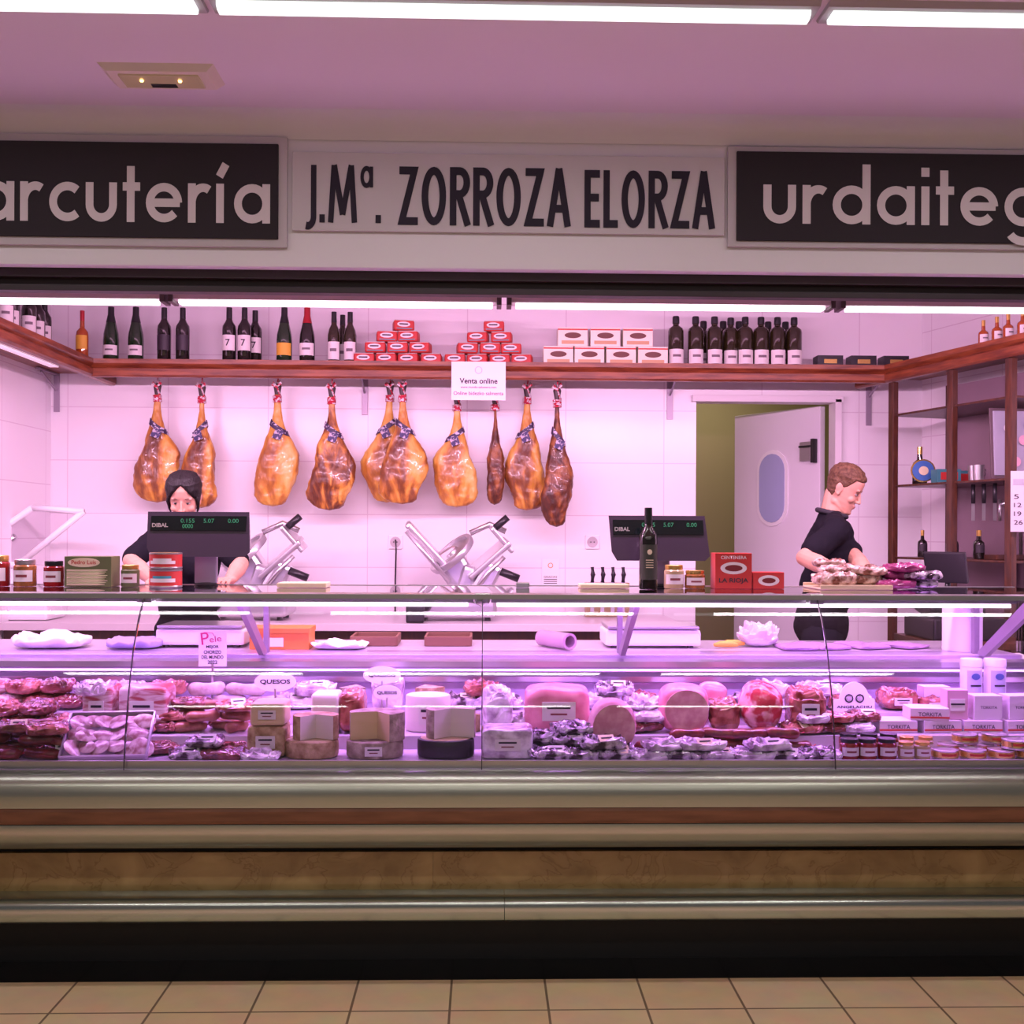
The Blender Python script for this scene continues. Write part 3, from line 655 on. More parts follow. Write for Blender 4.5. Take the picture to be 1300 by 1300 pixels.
box('device_body',(.10,.04,.21),(0,0,.105),blackP,e,bev=.012,rot=(-.08,0,0)); box('device_screen',(.075,.003,.045),(0,-.034,.165),M('screen_grey',(.35,.38,.42),.3),e,rot=(-.08,0,0),bev=0)
e=T('knife_rack','pale wooden knife rack on the back counter','knife rack',(XP(772,6.45),6.5,.951))
box('rack_block',(.26,.06,.20),(0,0,.10),M('rack_wood',(.35,.25,.12),.5),e)
for i in range(4):
    k=T('knife','kitchen knife with black handle in the rack','knife',(XP(772,6.45)-.095+.06*i,6.435,.951+.12),group='knives in the rack')
    tube('knife_handle',[(0,-.012,.085),(.004,-.012,.13),(0.0,-.012,.175)],.012,blackP,k,radii=[.012,.015,.011]); box('knife_blade',(.022,.002,.20),(0,-.012,0.0),steel,k,bev=0)

# ================= CABINET =================
e=T('display_cabinet','dark wooden open cabinet with shelves along the side wall','cabinet',(XR,CY,FZ),rz=PH)
cz=SZ0-FZ; ys=[-.03,-.53,-.96]
for v in ys:
    box('cabinet_post',(.036,.045,cz),(.019,v,cz/2),woodX,e,bev=.004); box('cabinet_post',(.026,.035,cz),(.40,v,cz/2),woodX,e,bev=.004)
zsh=[]
for pyv in (527,617,708):
    z=ZP(pyv,6.24,1130)-FZ; zsh.append(z+FZ+.007)
    box('cabinet_shelf',(.40,.96,.012),(.22,-.495,z),woodX,e,bev=.003)
box('cabinet_plinth',(.40,.98,.7),(.22,-.495,.35),woodX,e)
box('dim_wall_panel',(.02,.98,cz),(.43,-.495,cz/2),M('dim_wall_mauve',(.34,.23,.28),.25,.1),e)  # added panel; its mauve colour holds the shade of the dim wall
zs0,zs1,zs2=zsh
b=bottle('flask','squat bottle with round blue and gold label',cab(.10,-.16,zs1),.20,darkgl,goldM,blueM,None,labz=(.1,.45))
for r1_,yy_,mm_ in ((.060,-.038,goldM),(.052,-.042,blueM),(.022,-.046,labC)): lathe('label_disc',[(0,0),(r1_,0),(r1_+.002,.003),(0,.004)],mm_,b,(0,yy_,.07),rot=(math.pi/2,0,0))
b.scale=(1.15,1.15,1.05)
c=carton(cab(.14,-.33,zs1),(.13,.09,.075),M('teal_box',(.05,.22,.25),.5),redM,'small teal and red box in the cabinet','small boxes in the cabinet'); dup(c,cab(.30,-.22,zs1),rz=.2)
e=T('sticker_board','grey framed board with round stickers in the cabinet','board',cab(.20,-.80,zs1),rz=PH*.3)
box('board_frame',(.29,.010,.36),(0,.004,.185),M('board_edge',(.12,.08,.09),.4),e,rot=(-.06,0,0)); box('board_panel',(.26,.012,.33),(0,-.002,.185),M('board_grey',(.38,.38,.46),.4),e,rot=(-.06,0,0))
for i,(dx_,dz_) in enumerate([(-.06,.26),(.05,.28),(.02,.20),(-.05,.16),(.06,.13),(-.02,.09)]):
    lathe('sticker',[(0,0),(.026,0),(.026,.002),(0,.002)],[paper,M('pale_blue',(.5,.6,.8),.5),M('pinkish',(.7,.4,.5),.5)][i%3],e,(dx_,-.022,dz_),rot=(math.pi/2-.06,0,0),seg=16)
for i,(yv,xv) in enumerate(((-.60,.10),(-.66,.08))):
    if i==0:
        cm=T('steel_cup','small steel cup on the cabinet shelf','cup',cab(xv,yv,zs1),'steel cups in the cabinet'); lathe('cup_body',[(0,0),(.026,0),(.030,.08),(.027,.08),(.024,.004),(0,.004)],steel,cm); tube('cup_handle',[(.028,0,.065),(.048,0,.055),(.048,0,.03),(.027,0,.02)],.004,steel,cm)
    else: dup(cm,cab(xv,yv,zs1),rz=.4*i)
e=T('ham_stand','metal ham carving stand on cabinet shelf','stand',cab(.2,-.76,zs2))
box('stand_base',(.22,.14,.025),(0,0,.0125),woodX,e); tube('stand_post',[(.05,0,.02),(.05,0,.22),(.0,0,.30),(-.06,0,.28)],.010,steel,e)
tube('stand_screw',[(-.06,0,.31),(-.06,0,.20)],.008,steel,e); lathe('stand_clamp',[(.025,0),(.032,0),(.032,.02),(.025,.02),(.025,0)],blackP,e,(.03,0,.24),rot=(0,1.2,0))
kn=T('carving_tool','hanging carving tool with dark handle','tool',cab(.10,-.86,zs1-.02-.19),group='carving tools hung under the cabinet shelf'); box('tool_blade',(.018,.002,.10),(0,0,.05),steel,kn,bev=0); tube('tool_handle',[(0,0,.09),(0,0,.190)],.011,blackP,kn)
for yv in (-.62,-.70,-.78): dup(kn,cab(.08,yv,zs1-.02-.19))
for i,(xv,yv) in enumerate(((.12,-.42),(.2,-.30),(.12,-.16),(.28,-.42),(.12,-.62))):
    if i==0: jr=bottle('flask','dark glass jar in the cabinet',cab(xv,yv,zs2),.15,darkgl,foilG,labK,'jars in the cabinet')
    else: dup(jr,cab(xv,yv,zs2))
e=T('side_desk','dark wooden side desk beside the cabinet','desk',(2.27,5.12,FZ)); box('desk_top',(.50,.5,.03),(0,0,.845),woodX,e)
for sx in(-.21,.21):
    for sy in(-.21,.21): box('leg',(.05,.05,.83),(sx,sy,.415),woodX,e)
e=T('cash_register','black cash register on the side desk','cash register',(2.22,5.14,.961))
boxes('register_body',[((.34,.36,.10),(0,0,.05)),((.26,.2,.10),(0,.05,.15),(.2,0,0))],[blackP],e,bev=.01); box('register_screen',(.20,.02,.15),(-.04,.0,.33),blackP,e,rot=(.25,0,-.8),bev=.006); tube('screen_pole',[(-.02,.04,.15),(-.02,.02,.28)],.014,blackP,e)
pc=cab(.0,-.99); yk=pc.y-.02
x0=XP(1283,yk,640); z1=ZP(598,yk,1290); z0=ZP(675,yk,1290)
e=T('calendar','white wall calendar with small dark numbers','calendar',(x0+.12,yk,z0)); h=z1-z0
box('calendar_sheet',(.24,.004,h),(0,0,h/2),M('calendar_paper',(.6,.56,.6),.7),e,bev=0)
for i,r_ in enumerate((' 5  6  7  8 ','12 13 14 15','19 20 21 22','26 27 28 29')): text(r_,.22,.022,(0.005,-.0035,h*.58-.042*i),letD,e,.0)
box('calendar_header',(.22,.002,.03),(0,-.003,h*.82),M('grey_print',(.4,.4,.45),.5),e,bev=0)
tube('calendar_string',[(0,0,h),(0,.01,h+.1)],.002,blackP,e)

# ================= DISPLAY COUNTER =================
X0,X1,XE=-2.59,3.05,2.13
dc=T('display_counter','long refrigerated deli counter with curved glass front and metal bumper','display counter',(0,0,0))
prof('counter_bumper',[(3.58,.685),(3.50,.692),(3.468,.682),(3.450,.655),(3.445,.62),(3.447,.587),(3.48,.587),(3.60,.60)],X0,X1,bump_m,dc,smooth=True)
prof('wood_strip',[(3.452,.585),(3.449,.575),(3.451,.545),(3.456,.535),(3.56,.535),(3.56,.585)],X0,X1,woodS,dc)
prof('lower_bumper',[(3.455,.533),(3.452,.515),(3.462,.490),(3.485,.462),(3.515,.444),(3.56,.436),(3.66,.436),(3.66,.533)],X0,X1,bump_m,dc,smooth=True)
box('recess_panel',(X1-X0,.04,.10),((X0+X1)/2,3.72,.40),plinthM,dc,bev=0)
for a,b in ((X0,XP(550,3.7,1110)),(XP(550,3.7,1110)+.0008,X1)): box('stone_panel',(b-a,.03,.165),((a+b)/2,3.695,.30),marble,dc,bev=0)
for a,b in ((X0,XP(640,3.6,1150)),(XP(640,3.6,1150)+.002,X1)):
    prof('kick_ledge',[(3.60,.247),(3.592,.235),(3.592,.190),(3.602,.178),(3.74,.178),(3.74,.258),(3.62,.256)],a,b,ledgeM,dc,smooth=True)
box('plinth',(X1-X0,.03,.178),((X0+X1)/2,3.76,.089),plinthM,dc,bev=0)
for sz_,c_ in (((X1-X0,.03,.92),((X0+X1)/2,4.83,.46)),((X1-X0,1.1,.03),((X0+X1)/2,4.28,.62)),((.03,1.12,.40),(X0+.015,4.25,.44)),((.03,1.12,.40),(X1-.015,4.25,.44))): box('counter_panel',sz_,c_,whiteP,dc,bev=0)
deckM=M('deck_white',(.54,.47,.57),.25,.1)
DZ=(.70,.745,.79)
prof('display_deck',[(3.53,.69),(3.58,.70),(3.80,.70),(3.805,.745),(4.02,.745),(4.025,.79),(4.27,.79),(4.27,.64),(3.53,.64)],X0+.03,XE,deckM,dc)
prof('deck_lip',[(3.535,.690),(3.535,.716),(3.545,.716),(3.545,.690)],X0+.03,XE,steel,dc)
prof('back_panel',[(4.27,.64),(4.27,.955),(4.30,.955),(4.30,.64)],X0+.03,XE,M('panel_lilac',(.54,.44,.64),.25,.2),dc)
prof('air_duct',[(4.27,.865),(4.225,.875),(4.22,.895),(4.27,.905)],X0+.03,XE,steel,dc)
prof('air_duct',[(4.27,.93),(4.20,.935),(4.20,.955),(4.27,.96)],X0+.03,XE,steel,dc)
box('rear_worktop',(XE-X0-.01,.57,.03),((XE+X0)/2,4.575,.958),M('work_steel',(.54,.47,.58),.3,.4),dc,bev=.003)
box('rear_riser',(XE-X0-.01,.02,.30),((XE+X0)/2,4.82,.80),whiteP,dc)
WZ=.974
GP=[(3.515,.69),(3.53,.80),(3.56,.93),(3.605,1.06),(3.66,1.16),(3.72,1.228)]
seams=[X0,XP(170,3.6,880)-.005,XP(612,3.6,880),XP(1051,3.6,880),XE]
for a,b in zip(seams,seams[1:]):
    pts=GP+[(y+.005,z-.004) for y,z in GP[::-1]]
    prof('glass_pane',pts,a+.003,b-.003,glass,dc,smooth=True)
for s in seams[1:-1]:
    prof('glass_seam',GP+[(y+.006,z-.004) for y,z in GP[::-1]],s-.0015,s+.0015,M('seam_dark',(.05,.03,.06),.4),dc)
    box('glass_clamp',(.05,.05,.035),(s,3.745,1.225),steel,dc,bev=.004)
TZ=1.236
box('top_glass',(XE-X0,.66,.010),((XE+X0)/2,4.055,TZ-.005),glassTop,dc,bev=.001)
prof('top_edge_trim',[(3.715,1.222),(3.715,1.238),(3.745,1.242),(3.76,1.236),(3.76,1.224)],X0,XE,steel,dc,smooth=True)
prof('rear_edge_trim',[(4.36,1.218),(4.36,1.238),(4.385,1.238),(4.385,1.218)],X0,XE,steel,dc)
for a,b in ((X0+.02,seams[2]-.03),(seams[2]+.03,XP(1290,3.8,770))):
    prof('led_housing',[(3.80,1.205),(3.80,1.226),(3.87,1.226),(3.87,1.205)],a,b,steel,dc)
    prof('led_strip',[(3.795,1.192),(3.797,1.205),(3.84,1.205),(3.84,1.192)],a+.02,b-.02,ledE,dc)
    prof('led_strip',[(4.19,1.205),(4.19,1.212),(4.21,1.212),(4.21,1.205)],a+.02,b-.02,ledD,dc)
prof('led_strip',[(4.205,.918),(4.205,.925),(4.222,.925),(4.222,.918)],X0+.05,XE-.02,ledD,dc)
for px in (-130,322,797,1275):
    x=XP(px,4.1,815)
    prof('glass_bracket',[(3.85,1.19),(3.85,1.226),(3.89,1.226),(4.30,.985),(4.30,.973),(4.24,.973)],x-.010,x+.010,brkG,dc)
    prof('glass_post',[(4.33,.973),(4.33,1.226),(4.36,1.226),(4.36,.973)],x-.01,x+.01,brkG,dc)
gpe=[(3.52,.70)]+GP[1:]+[(4.36,1.226),(4.36,.98),(4.28,.975),(4.28,.70)]
prof('end_glass',gpe,XE+.0,XE+.006,glass,dc)
box('end_counter',(X1-XE-.02,1.15,.04),((X1+XE)/2,4.20,.70),whiteP,dc); box('end_riser',(.03,.8,.2),(XE+.02,4.2,.62),whiteP,dc)

# ================= COUNTER-TOP GOODS =================
TY=4.20; tz=TZ+.001
def jar(loc,r,h,cont,lid,label,group,lab=labW,name='jar'):
    e=T(name,label,'jar',loc,group)
    lathe('jar_body',[(0,0),(r*.94,0),(r,.004),(r,h*.74),(r*.82,h*.82),(0,h*.82)],cont,e,seg=18)
    lathe('jar_lid',[(0,h*.81),(r*.88,h*.81),(r*.90,h*.84),(r*.90,h*.98),(r*.85,h),(0,h)],lid,e,seg=18)
    if lab: lathe('jar_label',[(r*1.012,h*.18),(r*1.012,h*.60)],lab,e,a0=math.radians(-150),a1=math.radians(-30),seg=10); lathe('label_print',[(r*1.02,h*.34),(r*1.02,h*.44)],maroon,e,a0=math.radians(-120),a1=math.radians(-60),seg=6)
    return e
peachM=M('jar_contents_orange',(.40,.14,.04),.15,c2=(.22,.10,.03),scale=60,coat=.5); redJ=M('jar_contents_red',(.25,.012,.012),.15,coat=.5); paleJ=M('jar_contents_pale',(.50,.38,.20),.15,coat=.5)
def jp(pl,pr,pt,y,zb,cont,lid,label,group=None,lab=labW):
    cx,w,h=ext(pl,pr,pt,y,zb); return jar((cx,y,zb),w/2,h,cont,lid,label,group,lab)
jp(-18,12,705,TY,tz,redJ,foilG,'glass jar of preserves on the counter')
jp(18,46,710,TY,tz,peachM,tinM,'glass jar of orange preserves with label')
jp(56,81,712,TY,tz,redJ,foilB,'glass jar of red peppers with label')
jp(154,177,717,TY,tz,darkgreen,foilG,'small dark jar on the counter')
cx,w,h=ext(88,147,706,TY,tz)
e=T('carton','olive green carton with pale label and asparagus picture','box',(cx,TY,tz)); box('box_body',(w,.10,h),(0,0,h/2),darkgreen,e)
platepoly('box_label',disc_pts(w*.34,h*.15),.002,labC,e,(-w*.08,-.0515,h*.80)); text('Pedro Luis',w*.52,None,(-w*.08,-.054,h*.81),redM,e,.01)
for i in range(9): tube('picture_stalk',[(-w*.44,-.0515,h*(.08+.058*i)),(w*.2,-.0515,h*(.085+.058*i)),(w*(.36+.03*(i%3)),-.0515,h*(.09+.058*i))],.0035,[labC,M('asparagus_tip',(.55,.56,.30),.5)][i%2],e,radii=[.0034,.0038,.001],seg=6)
cx,w,h=ext(190,231,722,4.14,tz)
g_='stacked food tins on the counter'
tA=tin((cx,4.14,tz),w/2,h,redM,tealM,'red tin with white and teal label',g_); tB=tin((cx,4.14,tz+h+.001),w/2,.060,redM,labW,'red food tin with gold lid',g_)
for t_,hh_ in ((tA,h),(tB,.06)): lathe('label_panel',[(w/2*1.0,hh_*.30),(w/2*1.0,hh_*.50)],labW,t_,a0=math.radians(-140),a1=math.radians(-40),seg=8)
lathe('can_lid',[(0,0),(w/2*.9,0),(w/2*.9,.002),(0,.002)],goldM,tB,(0,0,.0575))
def scale(px0,px1,pt,pb,pxs,label,y=4.30):
    cx,w,h=ext(px0,px1,pt,y,ZP(pb,y,px0))
    e=T('deli_scale',label,'scale',(cx,y,tz)); zb=ZP(pb,y,px0)-tz; sx=XP(pxs,y)-cx
    lathe('scale_foot',[(0,0),(.045,0),(.045,.006),(.022,.012),(0,.012)],blackP,e,(sx,0,0))
    box('scale_pole',(.085,.03,zb+.02),(sx,0.0,(zb+.02)/2+.008),M('pole_grey',(.35,.3,.4),.35,.3),e,bev=.006)
    hd=bmesh.new(); n=[(-w/2*.98,h),(w/2*.94,h),(w/2,h*.10),(w/2*.90,0),(-w/2*.84,0),(-w/2*.94,h*.2)]
    a=[hd.verts.new((x_,-.035-(h-z_)*.30,z_)) for x_,z_ in n]; b_=[hd.verts.new((x_*.9,.04,z_*.9+h*.05)) for x_,z_ in n]
    hd.faces.new(a); hd.faces.new(b_[::-1]); k=len(n)
    for i in range(k): hd.faces.new((a[i],b_[i],b_[(i+1)%k],a[(i+1)%k]))
    bmesh.ops.recalc_face_normals(hd,faces=hd.faces)
    mk('scale_display',hd,M('scale_case',(.028,.014,.034),.3,coat=.3),e,(0,0,zb))
    pitch=math.atan(.30)
    box('display_window',(w*.9,.003,h*.34),(0,-.035-(h*.26)*.30-.002,zb+h*.74),M('lcd_black',(.004,.008,.008),.1),e,rot=(-pitch,0,0),bev=0)
    ty=-.035-(h*.26)*.30-.009
    text('DIBAL',w*.15,h*.09,(-w*.36,ty,zb+h*.70),letW,e,.03)
    for t__,px_,ww,zz in (('0.155',-.10,.13,.80),('5.07',.10,.10,.80),('0.00',.33,.10,.80),('0000',-.10,.10,.68)): text(t__,w*ww,h*.09,(w*px_,ty,zb+h*zz),green,e)
    return e
scale(190,323,650,706,262,'black electronic deli scale display on a grey pole')
scale(770,896,655,711,836,'black electronic deli scale display on a grey pole')
hb=ZP(645,4.12,823)-tz
b=bottle('wine','tall black olive oil bottle with dark label',(XP(823,4.12),4.12,tz),hb,darkgl,foilB,M('oil_label',(.03,.035,.02),.5),None,labz=(.12,.55))
b.scale=(.92,.92,1)
lathe('label_badge',[(0,0),(.010,0),(.010,.001),(0,.001)],labC,b,(0,-.1275*hb-.002,hb*.46),rot=(math.pi/2,0,0),seg=16)
for i in range(4): box('printed_line',(.03,.001,.003),(0,-.1275*hb-.001,hb*(.36-.03*i)),labC,b,bev=0)
jp(843,868,717,TY,tz,paleJ,foilG,'glass jar with pale label on the counter'); jp(869,895,724,TY,tz,peachM,goldM,'squat jar with gold lid on the counter')
cx,w,h=ext(905,951,702,TY,tz)
e=carton((cx,TY,tz),(w,.09,h),redM,None,'red gift box with white oval emblem and lettering',None)
dkr=M('dk_red',(.16,.012,.012),.5)
platepoly('box_label',disc_pts(w*.36,h*.17),.002,labW,e,(0,-.046,h*.58)); platepoly('box_emblem',disc_pts(w*.24,h*.09),.001,dkr,e,(0,-.0478,h*.58)); text('CENTENERA',w*.7,None,(0,-.0475,h*.88),labW,e,.01); text('LA RIOJA',w*.8,.022,(0,-.0475,h*.22),labK,e,.02)
cx,w,h=ext(953,992,726,TY,tz)
e=carton((cx,TY,tz),(w,.08,h),redM,None,'low red box with white oval emblem',None); platepoly('box_label',disc_pts(w*.34,h*.32),.002,labW,e,(0,-.041,h*.5)); platepoly('box_emblem',disc_pts(w*.22,h*.16),.001,dkr,e,(0,-.0428,h*.5))
bc=M('board_cream',(.62,.55,.32),.6)
cx,w,h=ext(355,417,739,4.2,tz)
reg(box('cutting_board',(w,.12,.018),(cx,4.2,tz+.009),bc,bev=.004),'small cream cutting board on the counter','cutting board')
cx,w,h=ext(735,797,742,4.2,tz); reg(box('cutting_board',(w,.10,.016),(cx,4.2,tz+.008),bc,bev=.004),'small cream cutting board beside the scale','cutting board')
cx,w,h=ext(655,672,741,4.2,tz); reg(box('price_clip',(w,.03,.02),(cx,4.2,tz+.010),steel,bev=.003),'small metal clip on the glass counter','clip')
cx,w,h=ext(1030,1120,745,4.22,tz)
e=T('serving_tray','cream tray carrying vacuum packs','tray',(cx,4.22,tz)); boxes('tray_base',[((w,.22,.008),(0,0,.004)),((w,.008,.018),(0,-.11,.009)),((w,.008,.018),(0,.11,.009))],[M('tray_cream',(.6,.48,.3),.5)],e,bev=.003)
pkM=M('packed_sausage',(.16,.05,.03),.2,c2=(.62,.46,.40),scale=30,bump=.9,coat=.6,lo=.42,hi=.6)
pkM2=M('packed_purple',(.16,.01,.07),.2,c2=(.45,.08,.25),scale=14,bump=.8,coat=.6)
for i,(px,dy,dzv,rz,sz) in enumerate([(1056,-.03,0.009,.1,(.16,.12,.05)),(1096,.02,.010,-.1,(.15,.13,.045)),(1070,.01,.050,.2,(.18,.12,.035)),(1104,.0,.048,-.2,(.13,.11,.035)),(1058,.06,.078,0,(.12,.08,.03))]):
    reg(blob('vacuum_pack',sz,pkM,loc=(XP(px,4.22),4.22+dy,tz+dzv),rot=(0,0,rz),pw=.6,pz=.7,amp=.012,fr=26,seed=i,nu=56,nv=20,crumple=True),'clear vacuum pack of sliced sausage on the tray','food package','vacuum packs on the tray')
for i,(px,dy,dzv,rz) in enumerate([(1136,-.02,0.001,.3),(1172,.03,.001,-.2),(1146,.03,.032,.1),(1170,-.02,.034,.4),(1150,.0,.062,.2)]):
    reg(blob('vacuum_pack',(.14,.12,.034),pkM2 if i%2==0 else wrapSilver,loc=(XP(px,4.18),4.20+dy,tz+dzv),rot=(0,0,rz),pw=.5,pz=.7,amp=.010,fr=26,seed=i+9,nu=56,nv=18,crumple=True),'purple vacuum pack on the glass counter','food package','purple vacuum packs on the counter')

# ================= REAR WORKTOP GOODS =================
RY=4.52
clothM=M('white_cloth',(.72,.68,.74),.8,bump=.5,scale=14)
cx,w,h=ext(22,112,806,RY,WZ); reg(blob('folded_cloth',(w,.2,.045),clothM,loc=(cx,RY,WZ),pw=.6,pz=.6,amp=.03,fr=16,seed=3,nu=48,nv=20,crumple=True,smooth=True),'crumpled white cloth on the steel worktop','cloth')
cx,w,h=ext(140,208,810,RY,WZ); reg(blob('folded_cloth',(w,.2,.035),M('lilac_cloth',(.36,.30,.55),.8,bump=.4,scale=14),loc=(cx,RY,WZ),pw=.5,pz=.6,amp=.02,fr=14,seed=4,nu=44,nv=18,crumple=True,smooth=True),'folded lilac cloth on the steel worktop','cloth')
cx,w,h=ext(400,466,815,RY,WZ); reg(blob('paper_napkin',(w,.2,.02),paper,loc=(cx,RY,WZ),pw=.4,pz=.7,amp=.035,fr=12,seed=5,nu=44,nv=18,crumple=True),'crumpled white paper sheet on the worktop','paper')
def wbase(pl,pr,label):
    cx,w,h=ext(pl,pr,801,4.62,WZ)
    e=T('weighing_platform',label,'scale',(cx,4.62,WZ),group='weighing platforms on the worktop'); h=.085
    box('scale_body',(w,.24,h-.02),(0,0,h/2),whiteP,e,bev=.012); box('weighing_plate',(w*.96,.25,.012),(0,0,h),steel,e,bev=.004)
    for sx in (-1,1):
        for sy in (-1,1): lathe('foot',[(0,0),(.014,0),(.012,.014),(0,.014)],blackP,e,(sx*w*.4,sy*.09,0),seg=8)
wbase(208,318,'white weighing platform with steel plate'); wbase(765,883,'white weighing platform with steel plate')
cx,w,h=ext(322,396,796,RY,WZ)
ob_=M('orange_box',(.66,.20,.04),.5)
e=carton((cx,RY,WZ),(w,.16,h),ob_,None,'orange cardboard box with white label',None); box('box_label',(w*.34,.002,h*.42),(-w*.1,-.081,h*.35),paper,e,bev=0); box('box_lid',(w*1.03,.17,h*.25),(0,0,h*.9),ob_,e)
e=T('film_roll','roll of clear cling film lying on worktop','roll',(XP(706,RY),RY,WZ+.034),rz=-.35)
lathe('film_tube',[(.024,-.10),(.034,-.10),(.034,.10),(.024,.10),(.024,-.10)],M('film_pink',(.45,.28,.40),.15,coat=.6),e,rot=(math.pi/2,0,.9),seg=24)
e=T('paper_roll','upright white paper towel roll','paper roll',(XP(1222,4.45),4.45,WZ)); lathe('roll_body',[(.022,0),(.075,0),(.077,.004),(.077,.215),(.075,.22),(.022,.22),(.022,0)],paper,e,seg=28); lathe('roll_core',[(.018,0),(.021,0),(.021,.222),(.018,.222),(.018,0)],cream,e)
for px in (922,934): reg(tube('bread_stick',[(-.05,0,0),(-.02,.004,.004),(.02,.0,.004),(.05,-.004,0)],.012,M('yellow_bun',(.75,.4,.06),.5),loc=(XP(px,RY),RY+.05*(px==934),WZ+.013),radii=[.006,.013,.013,.006],seg=10),'small yellow bread piece on the worktop','bread','bread pieces on the worktop')
cx,w,h=ext(940,986,789,4.6,WZ); reg(blob('plastic_bag',(w,.12,h*.8),M('bag_white',(.60,.53,.62),.25,bump=.8,scale=12,coat=.3),loc=(cx,4.6,WZ),pw=.8,pz=.7,amp=.04,fr=14,seed=7,nu=52,nv=30,crumple=True),'crumpled translucent plastic bag','bag')
for i,px in enumerate((1010,1050,1100,1150)):
    reg(blob('wrapping_paper',(.15,.2,.012),M('lilac_sheet',(.34,.20,.38),.5),loc=(XP(px,RY),RY+.02*i,WZ),rot=(0,0,.2*i),pw=.25,pz=.4,amp=.016,fr=12,seed=i,nu=36,nv=12,crumple=True),'stack of lilac wrapping paper sheets','paper','wrapping sheets on the worktop')
for i,px in enumerate((478,570)):
    cx,w,h=ext(px-28,px+28,800,4.7,WZ); e=T('bread_tray','brown wicker coloured tray on the worktop','tray',(cx,4.68,WZ),group='brown trays on the worktop'); boxes('tray_base',[((w,.2,.01),(0,0,.005)),((w,.01,.04),(0,-.1,.02)),((w,.01,.04),(0,.1,.02)),((.01,.2,.04),(-w/2,0,.02)),((.01,.2,.04),(w/2,0,.02))],[M('tray_brown',(.18,.08,.05),.6)],e,bev=.003)

# ================= DISPLAY FOOD =================
rowy=(3.69,3.90,4.12)
pinkHam=M('cooked_ham',(.54,.15,.21),.3,c2=(.68,.27,.32),scale=18,coat=.4,bump=.15)
pinkCut=M('ham_cut_face',(.58,.24,.29),.35,c2=(.78,.48,.48),scale=24,coat=.2,lo=.42,hi=.7,detail=7)
rindT=M('cheese_rind_tan',(.30,.18,.08),.7,c2=(.56,.41,.23),scale=34,bump=.7,bscale=60); rindG=M('cheese_rind_grey',(.22,.16,.12),.8,c2=(.48,.39,.31),scale=26,bump=.9,bscale=50)
cheeseW=M('white_cheese',(.72,.65,.60),.4,bump=.15,scale=20); cheeseY=M('yellow_cheese',(.68,.52,.30),.4); rindK=M('black_rind',(.03,.025,.03),.4,bump=.3,scale=40)
baconM=M('marbled_bacon',(.38,.07,.08),.35,c2=(.72,.58,.58),scale=14,stretch=(.6,1,3),lo=.42,hi=.58,coat=.3,dist=1)
gc='cheeses in the deli display'
def printlab(e,w,h,y,z,rot=None):
    lb=box('food_label',(w,.002,h),(0,y,z),labW,e,bev=0,rot=rot); box('label_print',(w*.7,.001,h*.14),(0,-.0016,h*.2),letD,lb,bev=0); box('label_print',(w*.5,.001,h*.10),(0,-.0016,-h*.15),maroon,lb,bev=0)
    return lb
def wheel(pl,pr,pt,y,zb,mat,label,cutm=None,group=gc,sq=.8,h=None,lab=False,cut=None):
    """round cheese; cut=(start,end) degrees removes a wedge and shows the paste"""
    cx,w,hh=ext(pl,pr,pt,y,zb); h=h or hh; r=w/2
    e=T('cheese',label,'cheese',(cx,y,zb),group,rz=0 if cut else random.uniform(-.2,.2))
    if cut:
        a0,a1=math.radians(cut[1]),math.radians(cut[0]+360); n=30; bm=bmesh.new()
        bt=[(0,0)]+[(r*math.cos(a0+(a1-a0)*i/n),r*sq*math.sin(a0+(a1-a0)*i/n)) for i in range(n+1)]
        A=[bm.verts.new((x_,y_,0)) for x_,y_ in bt]; B_=[bm.verts.new((x_,y_,h)) for x_,y_ in bt]
        c0_=bm.verts.new((r*.0,r*sq*.0,0)); bm.verts.remove(c0_)
        for i in range(1,n+1):
            bm.faces.new((A[0],A[i+1],A[i])); bm.faces.new((B_[0],B_[i],B_[i+1])); bm.faces.new((A[i],A[i+1],B_[i+1],B_[i]))
        for i,j in ((0,1),(n+1,0)):
            f=bm.faces.new((A[i],A[j],B_[j],B_[i])); f.material_index=1
        bmesh.ops.recalc_face_normals(bm,faces=bm.faces); mk('cheese_body',bm,[mat,cutm or cheeseY],e)
    else:
        b_=min(.008,h*.2)
        lathe('cheese_body',[(0,0),(r-b_,0),(r-b_*.3,b_*.3),(r,b_),(r*1.01,h/2),(r,h-b_),(r-b_*.3,h-b_*.3),(r-b_,h),(0,h)],mat,e,seg=32,squash=sq)
        if cutm: lathe('cheese_top',[(0,0),(r-b_*1.2,0),(r-b_*1.4,.0015),(0,.0015)],cutm,e,(0,0,h),seg=32,squash=sq)
    if lab: printlab(e,w*.3,h*.55,-r*sq-.002,h*.5)
    return h
def block(pl,pr,pt,y,zb,mat,label,cat='ham',pw=.45,pz=.5,dp=.13,amp=.008,rz=0,name='meat_block',group=None,h=None,lab=None,face=None,seed=1,cr=False):
    cx,w,hh=ext(pl,pr,pt,y,zb); h=h or hh
    e=T(name,label,cat,(cx,y,zb),group,rz)
    blob('food_body',(w,dp,h),mat,e,pw=pw,pz=pz,amp=amp,fr=20,seed=seed,nu=56,nv=30,crumple=cr)
    if lab: printlab(e,w*.5,h*.4,-dp/2-.005,h*.5)
    if face: platepoly('cut_face',disc_pts(w*.44,h*.43,28),.004,face,e,(0,-dp/2*.99,h*.5))
    return h
